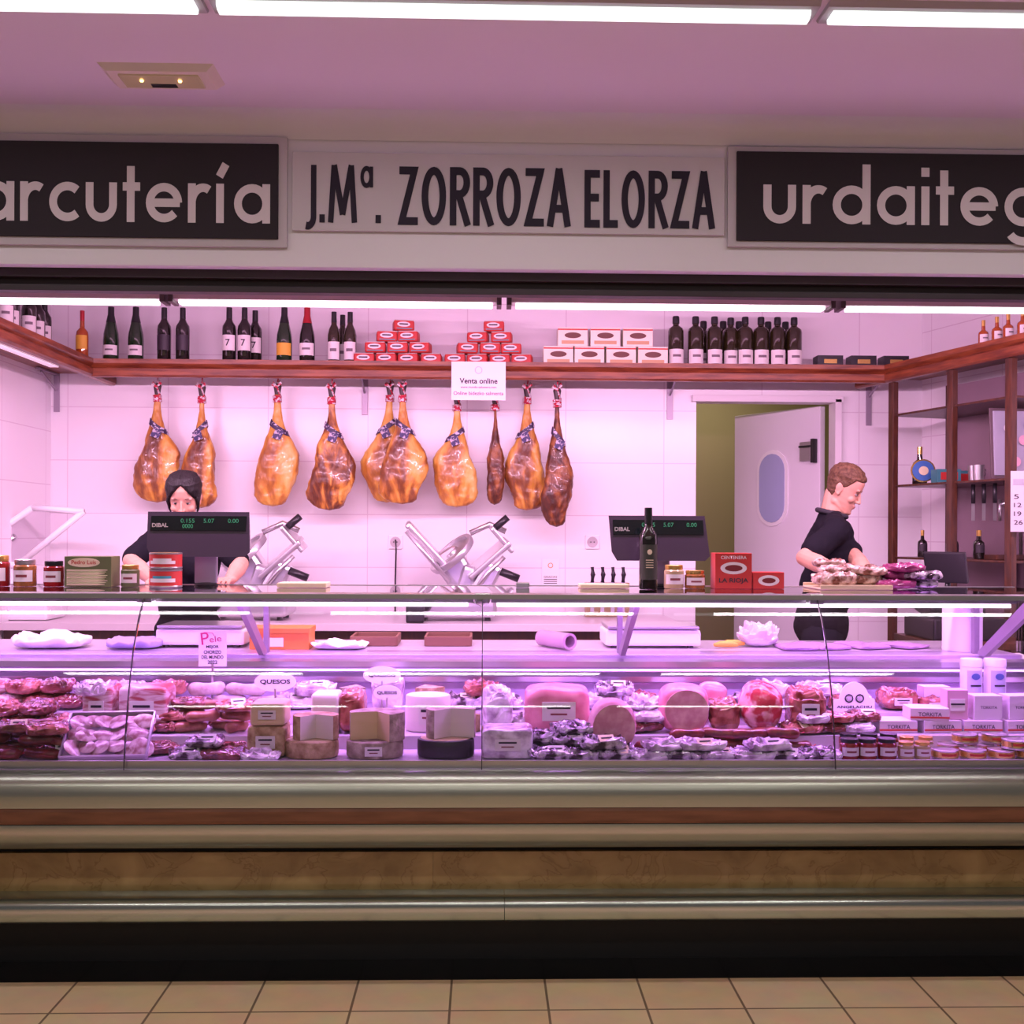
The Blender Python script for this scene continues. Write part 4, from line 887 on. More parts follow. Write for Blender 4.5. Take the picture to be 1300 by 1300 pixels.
def wedge(px,y,zb,r,h,ang_,mat,cut,label,rz,group=gc):
    e=T('cheese',label,'cheese',(XP(px,y),y,zb),group,rz)
    n=8; bm=bmesh.new(); bt=[(0,0)]+[(r*math.cos(a),r*math.sin(a)) for a in [-ang_/2+ang_*i/n for i in range(n+1)]]
    A=[bm.verts.new((x_-r*.6,y_,0)) for x_,y_ in bt]; B_=[bm.verts.new((x_-r*.6,y_,h)) for x_,y_ in bt]
    bm.faces.new(A[::-1]); bm.faces.new(B_)
    for i in range(len(bt)):
        j=(i+1)%len(bt); f=bm.faces.new((A[i],A[j],B_[j],B_[i])); f.material_index=1 if i in (0,len(bt)-1) else 0
    mk('cheese_body',bm,[mat,cut],e)
y0,y1,y2=rowy; z0,z1_,z2_=[z+.001 for z in DZ]
h=wheel(362,430,938,y0,z0,rindT,'tan cheese wheel with basket pattern rind',cheeseY); wheel(372,430,907,y0,z0+h+.003,rindT,'cut tan cheese stacked on another, pale paste showing',cheeseW,cut=(-125,-35))
kw=dict(cat='cheese',pw=.2,pz=.2,name='cheese',group=gc,amp=.002)
h=block(318,366,918,y0+.03,z0,rindT,'block of tan cheese wrapped in film',lab=1,**kw)
block(322,366,889,y0+.03,z0+h+.001,cheeseY,'creamy cheese block stacked on another',lab=1,**kw)
h=wheel(440,512,938,y0,z0,rindG,'grey brown aged cheese wheel',None,lab=True); wheel(444,514,903,y0,z0+h+.001,rindG,'cut aged cheese stacked on another, yellow paste showing',cheeseY,cut=(-160,-60))
h=wheel(530,602,936,y0,z0,rindK,'black rind cheese wheel with pale top',cheeseY); wheel(541,604,899,y0,z0+h+.003,rindG,'cut pale rind cheese wrapped in film',cheeseW,cut=(-130,-20))
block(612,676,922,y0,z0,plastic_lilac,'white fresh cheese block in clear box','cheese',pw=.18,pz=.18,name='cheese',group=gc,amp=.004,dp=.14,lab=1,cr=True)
block(398,433,878,y1,z1_,cheeseW,'white cheese wedge wrapped in film',**kw)
block(432,465,876,y1,z1_,wrapRed,'red wrapped cured meat piece',group='cured meats in the deli display',cr=True)
wheel(515,572,881,y1+.02,z1_,cheeseW,'flat white cheese on the step',cheeseW,lab=True)
for (px,y,zb,rr_,hh_,an_,mt_,ct_,rz_) in [(350,y1,z1_,.10,.09,1.0,rindT,cheeseY,-1.4),(482,y1+.02,z1_,.09,.07,.9,rindG,cheeseW,-1.9),(592,y1,z1_,.09,.06,1.1,rindT,cheeseY,-1.2),(450,y2,z2_,.10,.08,1.0,rindG,cheeseW,-1.6),(545,y2,z2_,.10,.08,1.2,rindT,cheeseY,-1.3)]:
    wedge(px,y,zb,rr_,hh_,an_,mt_,ct_,'cut wedge of cheese showing pale paste',rz_)
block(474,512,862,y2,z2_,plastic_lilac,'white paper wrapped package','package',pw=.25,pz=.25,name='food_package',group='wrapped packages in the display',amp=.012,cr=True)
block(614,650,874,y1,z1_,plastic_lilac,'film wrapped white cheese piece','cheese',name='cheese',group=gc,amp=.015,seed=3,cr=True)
gm='cooked hams in the deli display'
block(666,749,869,y1,z1_,pinkHam,'pink cooked ham block with speckled skin',pw=.55,pz=.45,dp=.16,group=gm,lab=1)
block(747,807,886,y1-.165,z0,pinkCut,'round cooked ham with pink cut face',pw=.9,pz=.9,dp=.12,group=gm,face=pinkCut,amp=.004)
block(836,898,868,y1,z1_,pinkHam,'pink cooked ham half wrapped in film',pw=.7,pz=.6,dp=.15,group=gm,face=pinkCut,amp=.004)
block(884,922,866,y2,z2_,pinkHam,'small pink rolled cooked ham',pw=.7,pz=.7,dp=.12,group=gm)
netM=M('netted_ham',(.45,.03,.05),.25,c2=(.75,.38,.38),scale=24,lo=.48,hi=.60,bump=.6,coat=.6,detail=2)
block(938,992,864,y1,z1_,netM,'round red ham tied in netting and film',pw=.9,pz=.9,dp=.17,group=gm,amp=.006)
block(899,936,888,y1+.02,z1_,wrapRed,'red vacuum packed cured meat',group='cured meats in the deli display',amp=.012,cr=True)
for a,b_,sd_ in ((112,150,1),(157,218,4)): block(a,b_,869,y1+.03,z1_,baconM,'marbled bacon slab on the step',pw=.2,pz=.2,group='bacon blocks in the display',seed=sd_,amp=.004,lab=1)
for i,(a,b_,t) in enumerate(((1000,1044,874),(1048,1064,880),(1116,1160,876),(1162,1196,884))):
    block(a,b_,t,y2 if i else y1,z2_ if i else z1_,wrapRed,'vacuum packed sliced cured meat','package',name='vacuum_pack',group='red vacuum packs in the display',amp=.012,seed=i,lab=labW if i!=1 else None,pw=.4,cr=True)
i=0
for px,row,dz_ in [(-30,2,0),(10,2,0),(50,2,0),(90,2,0),(-8,2,.052),(32,2,.052),(72,2,.052),(-20,1,0),(22,1,0),(66,1,0),(96,1,0),(5,1,.052),(48,1,.052)]:
    y=rowy[row]; i+=1; reg(blob('cured_meat',(.118,.12,.05),[wrapRed,wrapDark,baconM][i%3],loc=(XP(px,y),y+.015*(i%2),DZ[row]+.001+dz_),rot=(0,0,i*.7),pw=.7,pz=.7,amp=.012,fr=22,seed=i,nu=52,nv=22,crumple=True),'piece of red cured meat wrapped in film','meat','cured meats heaped in the display')
sM=[M('chorizo_dark',(.09,.010,.008),.3,c2=(.24,.035,.025),scale=30,coat=.4,bump=.3),M('sausage_brown',(.24,.06,.04),.35,c2=(.45,.18,.13),scale=30,coat=.4),M('fuet_pale',(.40,.27,.26),.6,c2=(.66,.56,.56),scale=24)]
def sausage(L_,r,mat,label,group,loc,rz,rx=0):
    e=T('sausage',label,'sausage',loc,group,rz)
    n=14; pts=[];rd=[]
    for i in range(n+1):
        t=i/n; pts.append(((t-.5)*L_,.25*L_*(t-.5)**2*2.4,r)); rd.append(max(.003,r*(max(0,1-(2*t-1)**6))**.5*(1+.10*math.sin(t*9))))
    tube('sausage_body',pts,r,mat,e,radii=rd,seg=12)
    tube('string_tie',[(L_*.49,.25*L_*.58,r),(L_*.49+.012,.25*L_*.62,r),(L_*.49+.02,.25*L_*.66,r+.005)],.002,ropeM,e,seg=6)
    return e
def vs_(): k=random.uniform(.75,1.2); return (k,random.uniform(.8,1.2),random.uniform(.85,1.1))
s0=sausage(.13,.019,sM[0],'dark red chorizo with string tie','chorizos heaped in the display',(XP(20,y0),y0,z0),.3)
for px,dy,dz_,rz in [(58,-.05,0,-.3),(98,.05,0,.9),(2,.07,0,.2),(48,.07,0,.1),(-22,-.03,0,.4),(10,-.06,0,-.15),(30,.02,.039,-.5),(66,.03,.039,.6),(6,.06,.039,.6),(56,-.03,.039,.2),(-15,.0,.039,.2),(45,.04,.078,.4)]:
    dup(s0,(XP(px,y0),y0+dy,z0+dz_),rz=rz,scale=vs_())
s1=sausage(.12,.018,sM[1],'brown cured sausage in a heap','brown sausages heaped in the display',(XP(245,y1),y1-.02,z1_),.5)
for px,dy,dz_,rz in [(278,.03,0,-.5),(305,-.02,0,.9),(235,.06,0,.3),(285,.06,.0,.1),(262,-.03,.037,.5),(298,.0,.037,-.4),(240,.02,.037,-.3),(272,.02,.074,.5)]:
    dup(s1,(XP(px,y1),y1+dy,z1_+dz_),rz=rz,scale=vs_())
s2=sausage(.15,.022,sM[2],'pale floury dry sausage','pale dry sausages in the display',(XP(240,y2),y2,z2_),.2)
for px,dz_,rz in [(290,0,-.1),(335,0,.2),(262,.044,.3),(310,.044,-.2)]: dup(s2,(XP(px,y2),y2+.02,z2_+dz_),rz=rz,scale=vs_())
s3=sausage(.14,.021,sM[0],'dark salami stick wrapped in film','dark salamis in the display',(XP(860,y0+.06),y0+.06,z0),.15)
for px,dz_,rz in [(900,0,-.1),(940,0,.1),(880,.043,.2),(920,.043,-.3),(832,0,.3),(980,0,.1),(1018,0,-.1),(960,.043,.3),(1000,.043,-.2)]: dup(s3,(XP(px,y0),y0+.06,z0+dz_),rz=rz,scale=vs_())
e=T('meat_tray','clear tray of sliced cured meat propped on a pile','tray',(XP(132,3.60),3.60,z0),rz=.12)
tw_,tl_=.27,.20; q=.62
tr=boxes('tray_rim',[((tw_,tl_,.004),(0,0,0)),((tw_,.008,.022),(0,-tl_/2,.01)),((tw_,.008,.022),(0,tl_/2,.01)),((.008,tl_,.022),(-tw_/2,0,.01)),((.008,tl_,.022),(tw_/2,0,.01))],[M('tray_clear',(.45,.36,.46),.15,coat=.6)],e,bev=.003)
tr.location=(0,.085,.062); tr.rotation_euler=(q,0,0)
sliceM=M('slice_pink',(.30,.11,.12),.35,c2=(.66,.48,.50),scale=34,coat=.5,lo=.40,hi=.62)
rs=random.Random(5)
for i in range(18):
    o=lathe('meat_slice',[(0,0),(.032,0),(.040,.001),(.032,.003),(0,.003)],sliceM,e,seg=14,squash=rs.uniform(.6,1))
    lx=-.10+.042*(i%6)+rs.uniform(-.008,.008); ly=-.060+.058*(i//6)+rs.uniform(-.008,.008); hz_=.012+.002*(i%4); o.location=(lx,.085+ly*math.cos(q)-hz_*math.sin(q),.062+ly*math.sin(q)+hz_*math.cos(q)); o.rotation_euler=(q+rs.uniform(-.05,.2),rs.uniform(.0,.2),rs.uniform(-1,1))
box('tray_support',(.2,.02,.10),(0,.150,.050),plastic_lilac,e)
def packs(lst,mats,label,group,row,h=.035,wd=.13,dp=.11,amp=.012,name='vacuum_pack',pw=.35):
    if not isinstance(mats,list): mats=[mats]
    for i,(px,dy,dz_,rz) in enumerate(lst):
        y=rowy[row]+dy; k=random.uniform(.85,1.15)
        e=T(name,label,'food package',(XP(px,y),y,DZ[row]+.001+dz_),group,rz)
        blob('pack_film',(wd*k,dp,h),mats[i%len(mats)],e,pw=pw,pz=.6,amp=amp,fr=28,seed=i+len(group),nu=68,nv=20,crumple=True)
        if i%2==0:
            lb=box('pack_label',(wd*.42,.002,dp*.30),(.01,-dp*.30,h+.004),[labW,labC][(i//2)%2],e,bev=0,rot=(-.9,0,random.uniform(-.3,.3))); box('label_print',(wd*.3,.001,.005),(0,-.0016,.003),letD,lb,bev=0)
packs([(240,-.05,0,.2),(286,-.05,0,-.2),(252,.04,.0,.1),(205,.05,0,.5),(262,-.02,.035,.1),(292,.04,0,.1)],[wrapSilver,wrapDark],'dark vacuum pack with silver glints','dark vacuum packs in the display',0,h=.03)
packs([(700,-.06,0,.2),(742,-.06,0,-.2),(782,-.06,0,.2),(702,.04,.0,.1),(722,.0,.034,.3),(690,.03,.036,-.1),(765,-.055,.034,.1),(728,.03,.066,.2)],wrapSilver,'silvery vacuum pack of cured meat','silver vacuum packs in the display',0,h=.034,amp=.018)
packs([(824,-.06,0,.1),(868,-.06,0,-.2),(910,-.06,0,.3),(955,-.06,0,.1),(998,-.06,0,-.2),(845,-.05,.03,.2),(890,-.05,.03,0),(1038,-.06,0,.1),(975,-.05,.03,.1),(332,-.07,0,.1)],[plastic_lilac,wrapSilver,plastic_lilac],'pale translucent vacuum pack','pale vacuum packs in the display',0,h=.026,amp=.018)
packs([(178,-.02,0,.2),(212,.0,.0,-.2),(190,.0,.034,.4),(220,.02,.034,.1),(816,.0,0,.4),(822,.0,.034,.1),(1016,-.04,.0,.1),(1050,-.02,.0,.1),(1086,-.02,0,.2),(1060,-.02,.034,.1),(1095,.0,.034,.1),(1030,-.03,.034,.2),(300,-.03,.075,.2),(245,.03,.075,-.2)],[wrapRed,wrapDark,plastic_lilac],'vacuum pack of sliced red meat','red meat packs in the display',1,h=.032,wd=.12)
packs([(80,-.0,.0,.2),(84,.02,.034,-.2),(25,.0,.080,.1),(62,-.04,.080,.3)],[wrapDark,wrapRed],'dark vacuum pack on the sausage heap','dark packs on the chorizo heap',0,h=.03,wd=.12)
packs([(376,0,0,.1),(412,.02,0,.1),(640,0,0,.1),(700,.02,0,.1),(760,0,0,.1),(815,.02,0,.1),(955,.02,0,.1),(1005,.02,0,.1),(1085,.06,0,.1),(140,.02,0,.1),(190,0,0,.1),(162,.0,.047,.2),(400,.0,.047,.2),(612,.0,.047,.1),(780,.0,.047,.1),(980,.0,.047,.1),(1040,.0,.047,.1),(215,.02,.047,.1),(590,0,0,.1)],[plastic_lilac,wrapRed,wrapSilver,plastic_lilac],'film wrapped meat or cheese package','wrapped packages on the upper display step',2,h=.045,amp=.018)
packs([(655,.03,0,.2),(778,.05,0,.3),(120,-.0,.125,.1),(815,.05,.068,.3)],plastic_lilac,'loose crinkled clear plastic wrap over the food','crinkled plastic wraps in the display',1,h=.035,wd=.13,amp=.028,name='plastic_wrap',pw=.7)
j=jp(1066,1090,937,3.64,z0,redJ,foilB,'small preserve jar with dark lid','small jars in the deli display')
for px in (1102,1127): dup(j,(XP(px,3.64),3.64,z0))
for px in (1078,1104,1129): dup(j,(XP(px,3.73),3.73,z0))
j2=jp(1140,1160,941,3.64,z0,paleJ,foilG,'small pale preserve jar with gold lid','small pale jars in the deli display')
for px,y in ((1172,3.64),(1152,3.73),(1176,3.73)): dup(j2,(XP(px,y),y,z0))
cx,w,h=ext(1183,1216,950,3.64,z0)
t=tin((cx,3.64,z0),w/2,h,goldM,redM,'gold and red tin of preserves','gold tins in the deli display')
for px in (1236,1272,1308): dup(t,(XP(px,3.64),3.64,z0))
for px in (1208,1246,1284): dup(t,(XP(px,3.74),3.74,z0))
for px in (1290,): dup(t,(XP(px,3.64),3.64,z0+h+.001))
for px in (1226,1264): dup(t,(XP(px,3.74),3.74,z0+h+.001))
boxL=M('lilac_carton',(.64,.55,.62),.5); boxP=M('pink_carton',(.62,.36,.46),.5)
gcart='pale cartons in the deli display'
cx,w,h=ext(1112,1164,914,3.87,z1_); w=.135
k=carton((cx,3.90,z1_),(w,.10,h),boxL,None,'pale carton with printed name',gcart,txt='TORKITA',tm=letD)
box('box_stripe',(w,.0015,.006),(0,-.0508,h*.25),redM,k,bev=0)
for px,dz_,rz in ((1190,0,.05),(1242,0,-.04),(1294,0,.06),(1176,h+.001,-.1)): dup(k,(XP(px,3.90),3.90,z1_+dz_),rz=rz)
k2=carton((XP(1212,3.9),3.90,z1_+h+.001),(.075,.06,.105),boxP,labW,'upright pink carton with white label','upright cartons in the display',pw=.7,ph=.4)
box('box_stripe',(.05,.0015,.006),(0,-.0325,.055),letD,k2,bev=0)
k3=carton((XP(1250,3.9),3.90,z1_+h+.001),(.10,.07,.085),boxL,None,'upright white carton with printed name','upright cartons in the display',txt='TORKITA',tm=letD)
dup(k3,(XP(1292,3.9),3.90,z1_+h+.001),rz=.1); dup(k3,(XP(1186,4.12),4.12,z2_)); dup(k2,(XP(1155,4.12),4.13,z2_+.0),rz=.1) if False else None
dup(k,(XP(1318,4.12),4.12,z2_))
for px in (1233,1263):
    cx,w,h2=ext(px-13,px+13,836,4.12,z2_)
    e=T('storage_canister','white canister with blue printed label','canister',(cx,4.12,z2_),'white canisters in the display'); r=w/2
    lathe('can_body',[(0,0),(r*.95,0),(r,.004),(r,h2*.84),(r*.9,h2*.86),(0,h2*.86)],whiteP,e); lathe('can_lid',[(0,h2*.85),(r*1.03,h2*.85),(r*1.03,h2*.97),(r*.98,h2),(0,h2)],whiteP,e)
    lathe('can_label',[(r*1.01,h2*.2),(r*1.01,h2*.78)],M('blue_label',(.42,.42,.56),.5),e,a0=math.radians(-135),a1=math.radians(-45),seg=8)
    platepoly('label_emblem',disc_pts(r*.42,r*.3,16),.001,M('emblem_blue',(.06,.10,.28),.5),e,(0,-r*1.02-.001,h2*.66)); box('label_print',(r*1.0,.001,.006),(0,-r*1.02-.001,h2*.48),letD,e,bev=0)
def oval(pl,pr,pt,pb,y,txt,label,zb):
    cx,w,_=ext(pl,pr,pt,y,zb); zt=ZP(pt,y,pl)-zb; zl=ZP(pb,y,pl)-zb
    e=T('price_tag',label,'price tag',(cx,y,zb),'oval tags in the display'); hh=zt-zl
    platepoly('tag_plate',disc_pts(w/2,hh/2,32),.004,paper,e,(0,0,(zt+zl)/2))
    text(txt,w*.72,hh*.26,(0,-.004,(zt+zl)/2),letD,e,.02); box('tag_stem',(.006,.006,zl+.01),(0,0.0,(zl+.01)/2),steel,e,bev=0); box('tag_foot',(.04,.04,.004),(0,0,.002),steel,e,bev=0)
oval(323,376,853,878,4.04,'QUESOS','oval white price tag on a metal stem',z2_); oval(461,509,846,868,4.04,'QUESOS','oval white price tag on a metal stem',z2_); oval(474,509,870,889,3.99,'QUESOS','small oval white tag on a stem',z1_)
cx,w,_=ext(248,284,802,4.14,z2_); zt=ZP(802,4.14,265)-z2_; zl=ZP(848,4.14,265)-z2_; hh=zt-zl
magM=M('magenta_ink',(.65,.02,.20),.5)
e=T('award_sign','white award notice with magenta heading on a stem','sign',(cx,4.19,z2_)); box('sign_panel',(w,.004,hh),(0,0,(zt+zl)/2),paper,e,bev=0)
text('P',w*.28,hh*.34,(-w*.27,-.004,zl+hh*.78),magM,e,.0,rot=(0,-.12,0)); text('ele',w*.42,hh*.17,(w*.10,-.004,zl+hh*.77),magM,e,.0,rot=(0,-.12,0))
tube('logo_swash',[(-w*.42,-.004,zl+hh*.88),(-w*.30,-.004,zl+hh*.95),(w*.0,-.004,zl+hh*.93),(w*.05,-.004,zl+hh*.86)],.0012,magM,e,seg=6)
for i,t__ in enumerate(('MEJOR','CHORIZO','DEL MUNDO','2022')): text(t__,w*(.45,.62,.78,.35)[i],hh*.10,(0,-.004,zl+hh*(.54-.14*i)),letD,e,.02)
box('sign_stem',(.008,.006,zl+.01),(0,0,(zl+.01)/2),steel,e,bev=0)
cx,w,_=ext(1060,1112,866,4.02,z2_); e=T('brand_sign','white sign with arch, two portrait ovals and lettering','sign',(cx,4.035,z2_)); hh=ZP(866,4.03,1085)-z2_
hb2=ZP(888,4.03,1085)-z2_
box('sign_panel',(w,.006,hb2),(0,0,hb2/2),paper,e,bev=0)
platepoly('sign_arch',[(w*.36*math.cos(a),(hh-hb2)*math.sin(a)) for a in [math.pi*i/16 for i in range(17)]],.006,paper,e,(0,0,hb2))
for s in (-1,1): lathe('portrait_oval',[(.012,0),(.016,0),(.016,.001),(.012,.001),(.012,0)],letD,e,(s*.02,-.0045,hb2+.004),rot=(math.pi/2,0,0),seg=18,sharp=False); lathe('portrait_mark',[(0,0),(.009,0),(.009,.001),(0,.001)],frameM,e,(s*.02,-.0045,hb2+.004),rot=(math.pi/2,0,0),seg=14)
text('ANGELACHU',w*.86,hb2*.22,(0,-.004,hb2*.4),letD,e,.02)

# ================= PEOPLE =================
def cyl(bm,p0,r0,p1,r1,seg=14):
    p0=Vector(p0);p1=Vector(p1); d=p1-p0; L_=d.length
    m=Matrix.Translation((p0+p1)/2)@d.to_track_quat('Z','Y').to_matrix().to_4x4()
    if L_>1e-5: bmesh.ops.create_cone(bm,cap_ends=True,segments=seg,radius1=r0,radius2=r1,depth=L_,matrix=m)
    for p,r in ((p0,r0),(p1,r1)): bmesh.ops.create_uvsphere(bm,u_segments=seg,v_segments=8,radius=r,matrix=Matrix.Translation(p))
def ell(bm,c,r,rot=Matrix.Identity(3),seg=24):
    m=Matrix.Translation(c)@rot.to_4x4()@Matrix.Diagonal((*r,1)); bmesh.ops.create_uvsphere(bm,u_segments=seg,v_segments=16,radius=1,matrix=m)
def remesh(bm,vox,sm,name,mat,parent,wr=0):
    me=bpy.data.meshes.new(name); bm.to_mesh(me); bm.free(); o=bpy.data.objects.new(name,me); col.objects.link(o)
    md=o.modifiers.new('r','REMESH'); md.mode='VOXEL'; md.voxel_size=vox
    if sm: s=o.modifiers.new('s','SMOOTH'); s.factor=.5; s.iterations=sm
    dg=bpy.context.evaluated_depsgraph_get(); m2=bpy.data.meshes.new_from_object(o.evaluated_get(dg)); bpy.data.objects.remove(o)
    m2.materials.clear(); m2.materials.append(mat)
    if wr:
        for v in m2.vertices: v.co+=v.normal*(noise.noise(Vector((v.co.x*9,v.co.y*9,v.co.z*16)))*.9+abs(noise.noise(Vector((v.co.x*22,v.co.y*22,v.co.z*30))))*.6)*wr
    for p in m2.polygons: p.use_smooth=True
    m2.name=name; return link(bpy.data.objects.new(name,m2),parent)
def hand(bm,wr,dirv,nrm,sd,curl=.5,k=1.0):
    d=Vector(dirv).normalized(); n=Vector(nrm); n=(n-d*n.dot(d)).normalized(); s=d.cross(n)*-sd
    for t in (-.028,-.010,.010,.028): cyl(bm,wr+s*t*.6*k,.015*k,wr+d*.085*k+s*t*k,.0125*k,10)
    for t,l in ((.030,.072),(.010,.082),(-.011,.076),(-.031,.060)):
        p=wr+d*.085*k+s*t*k; a=0; r=.0092*k
        for q,f_ in enumerate((.45,.32,.23)):
            a+=curl*(.5 if q==0 else 1.0)
            v=(d*math.cos(a)-n*math.sin(a)+s*(t*2.0)).normalized(); p2=p+v*l*f_*k; cyl(bm,p,r,p2,r*.92,8); p=p2; r*=.92
    p=wr+d*.025*k+s*.030*k; r=.0125*k; v=(d*.7+s*.75-n*.25).normalized(); p2=p+v*.042*k; cyl(bm,p,r,p2,r*.85,8); v2=(d*.95+s*.15-n*.35).normalized(); cyl(bm,p2,r*.85,p2+v2*.032*k,r*.72,8)
def lerp(tab,z):
    if z<=tab[0][0]: return tab[0][1:]
    for a,b in zip(tab,tab[1:]):
        if a[0]<=z<=b[0]:
            u=(z-a[0])/(b[0]-a[0]); u=u*u*(3-2*u); return tuple(a[i]+(b[i]-a[i])*u for i in range(1,len(a)))
    return tab[-1][1:]
# head profile: z, half width, front y, back y (eye line at z=0)
HT=[(-.118,.004,.062,.040),(-.112,.026,.078,.020),(-.100,.038,.083,-.010),(-.080,.049,.080,-.040),(-.055,.057,.080,-.060),(-.030,.063,.080,-.074),(0,.068,.078,-.086),(.025,.0715,.084,-.093),(.055,.0735,.083,-.096),(.080,.069,.072,-.088),(.100,.055,.050,-.070),(.113,.034,.020,-.044),(.119,.006,-.008,-.016)]
def headmesh(bm,X):
    rings=[]; n=40; nz=44
    for j in range(nz+1):
        z=-.118+.237*(.5-.5*math.cos(math.pi*j/nz)); w,f,b=lerp(HT,z); row=[]
        cy=(f+b)/2; dy=(f-b)/2
        for i in range(n):
            a=2*math.pi*i/n; c,s=math.cos(a),math.sin(a)
            x=w*sgn(c,.82 if s>0 else .95); y=cy+dy*sgn(s,.92)
            row.append(bm.verts.new(X(x,y,z)))
        rings.append(row)
    for A,B in zip(rings,rings[1:]):
        for k in range(n): bm.faces.new((A[k],A[(k+1)%n],B[(k+1)%n],B[k]))
    bm.faces.new(rings[0][::-1]); bm.faces.new(rings[-1])
def person(label,base,fa,height,lean,headp,pitch,hyaw,arms,female,hairm,build,hu=1.60,hs=.94):
    base=Vector(base); Fv=Vector((math.cos(fa),math.sin(fa),0)); Sv=Vector((Fv.y,-Fv.x,0)); U=Vector((0,0,1))
    e=T('person',label,'person',base)
    k=height/1.72
    def P(s,f,u): return Sv*s*k+Fv*f*k+U*u*k
    R=Matrix((Sv,Fv,U)).transposed()
    hw=.150 if female else .180
    hc=P(0,headp,hu)
    Rh=R@Matrix.Rotation(-hyaw,3,'Z')@Matrix.Rotation(-pitch,3,'X')
    kh=k*hs; jw=.93 if female else 1.0
    def Hh(x,y,z):
        if z<-.02: x*=1-(1-jw)*min(1,(-.02-z)/.05)
        return hc+Rh@Vector((x,y,z))*kh
    def E(b,c,r): ell(b,Hh(*c),(r[0]*kh,r[1]*kh,r[2]*kh),Rh)
    def C(b,c0,r0,c1,r1,sg=12): cyl(b,Hh(*c0),r0*kh,Hh(*c1),r1*kh,sg)
    bm=bmesh.new()
    def torso(b,g):
        ell(b,P(0,.0,.93),(.152*k*build+g,.112*k*build+g,.13*k+g),R); ell(b,P(0,lean*.4,1.10),(.138*k*build+g,.106*k*build+g,.16*k+g),R)
        ell(b,P(0,lean*.8,1.27),((.150 if female else .165)*k*build+g,.112*k*build+g,.15*k+g),R); ell(b,P(0,lean,1.37),(hw*.93*k+g,.082*k+g,.07*k+g),R)
        if female:
            for s in(-1,1): ell(b,P(s*.07,lean*.8+.085,1.25),(.06*k+g,.05*k+g,.055*k+g),R)
        for s in (-1,1): cyl(b,P(s*.05,lean,1.435),.030*k+g,P(s*hw*.95,lean,1.380),.046*k+g)
    torso(bm,0)
    cyl(bm,P(0,lean-.01,1.42),(.050 if female else .058)*k,Hh(0,-.030,-.045),(.043 if female else .049)*kh)
    headmesh(bm,Hh); nw=.85 if female else 1.1
    C(bm,(0,.078,.012),.006,(0,.096,-.030),.0080*nw,10); E(bm,(0,.097,-.034),(.009*nw,.010,.0078))
    for s in (-1,1):
        E(bm,(s*.010,.088,-.037),(.0070,.009,.006)); E(bm,(s*.030,.070 if female else .072,.019),(.021,.009 if female else .011,.007)); E(bm,(s*.036,.056,-.034),(.022,.020,.020))
        E(bm,(s*.0715,-.012,-.008),(.006,.017,.030)); E(bm,(s*.076,-.018,.002),(.006,.013,.020)); E(bm,(s*.0725,-.006,-.030),(.005,.009,.011))
        if not female: C(bm,(s*.052,-.01,-.075),.014,(s*.022,.058,-.103),.012)
    E(bm,(0,.080,-.060),(.021,.009,.0055)); E(bm,(0,.078,-.0705),(.018,.009,.0065)); E(bm,(0,.072,-.100),(.018,.014,.012))
    sl=bmesh.new(); torso(sl,.015 if female else .018)
    sl_l=.85 if female else .72
    for (sd,el,wr,hd,nr,cl) in arms:
        s0=P(sd*hw,lean,1.375); el=Vector(el)-base; wr=Vector(wr)-base; mid=el+(wr-el)*.35
        cyl(bm,s0,.050*k*build,el,.037*k*build); cyl(bm,el,.038*k*build,mid,.041*k*build); cyl(bm,mid,.041*k*build,wr,.025*k)
        cyl(sl,s0,.060*k*build,s0+(el-s0)*sl_l,.057*k*build)
        hand(bm,wr,hd,nr,sd*1.0,cl,k*(.94 if female else 1.0))
    tb=bmesh.new()
    for s in (-1,1):
        cyl(bm,P(s*.085,0,.88),.085*k,P(s*.09,.01,.48),.055*k); cyl(bm,P(s*.09,.01,.48),.055*k,P(s*.095,-.02,.09),.036*k)
        cyl(tb,P(s*.085,0,.88),.100*k,P(s*.09,.01,.48),.072*k); cyl(tb,P(s*.09,.01,.48),.072*k,P(s*.095,-.02,.12),.060*k)
        cyl(bm,P(s*.095,-.03,.035),.032*k,P(s*.10,.13,.03),.028*k)
    ell(tb,P(0,0,.92),(.17*k*build,.13*k*build,.12*k),R)
    cyl(sl,P(0,lean*.95,1.40),.074*k,P(0,lean-.006,1.440),.066*k)
    remesh(bm,.0038,2,'body',skinM,e); remesh(sl,.008,3,'shirt',shirt,e,wr=.008); remesh(tb,.012,2,'trousers',trous,e)
    if not female:
        cb_=bmesh.new()
        for a in range(0,360,20):
            a0_,a1_=math.radians(a),math.radians(a+20); f0=lambda a_:P(.066*math.cos(a_),lean-.002+.068*math.sin(a_),1.470-.018*math.sin(a_)); cyl(cb_,f0(a0_),.013*k,f0(a1_),.013*k,8)
        remesh(cb_,.005,1,'collar',M('collar_black',(.014,.012,.018),.8),e)
    for s in (-1,1):
        sb=bmesh.new(); cyl(sb,P(s*.095,-.035,.040),.040*k,P(s*.10,.145,.036),.036*k); remesh(sb,.008,2,'shoe',blackP,e)
    # hair shell following the scalp
    hb=bmesh.new(); rings=[]; n=96; nz=52; zmin=-.105 if female else -.078
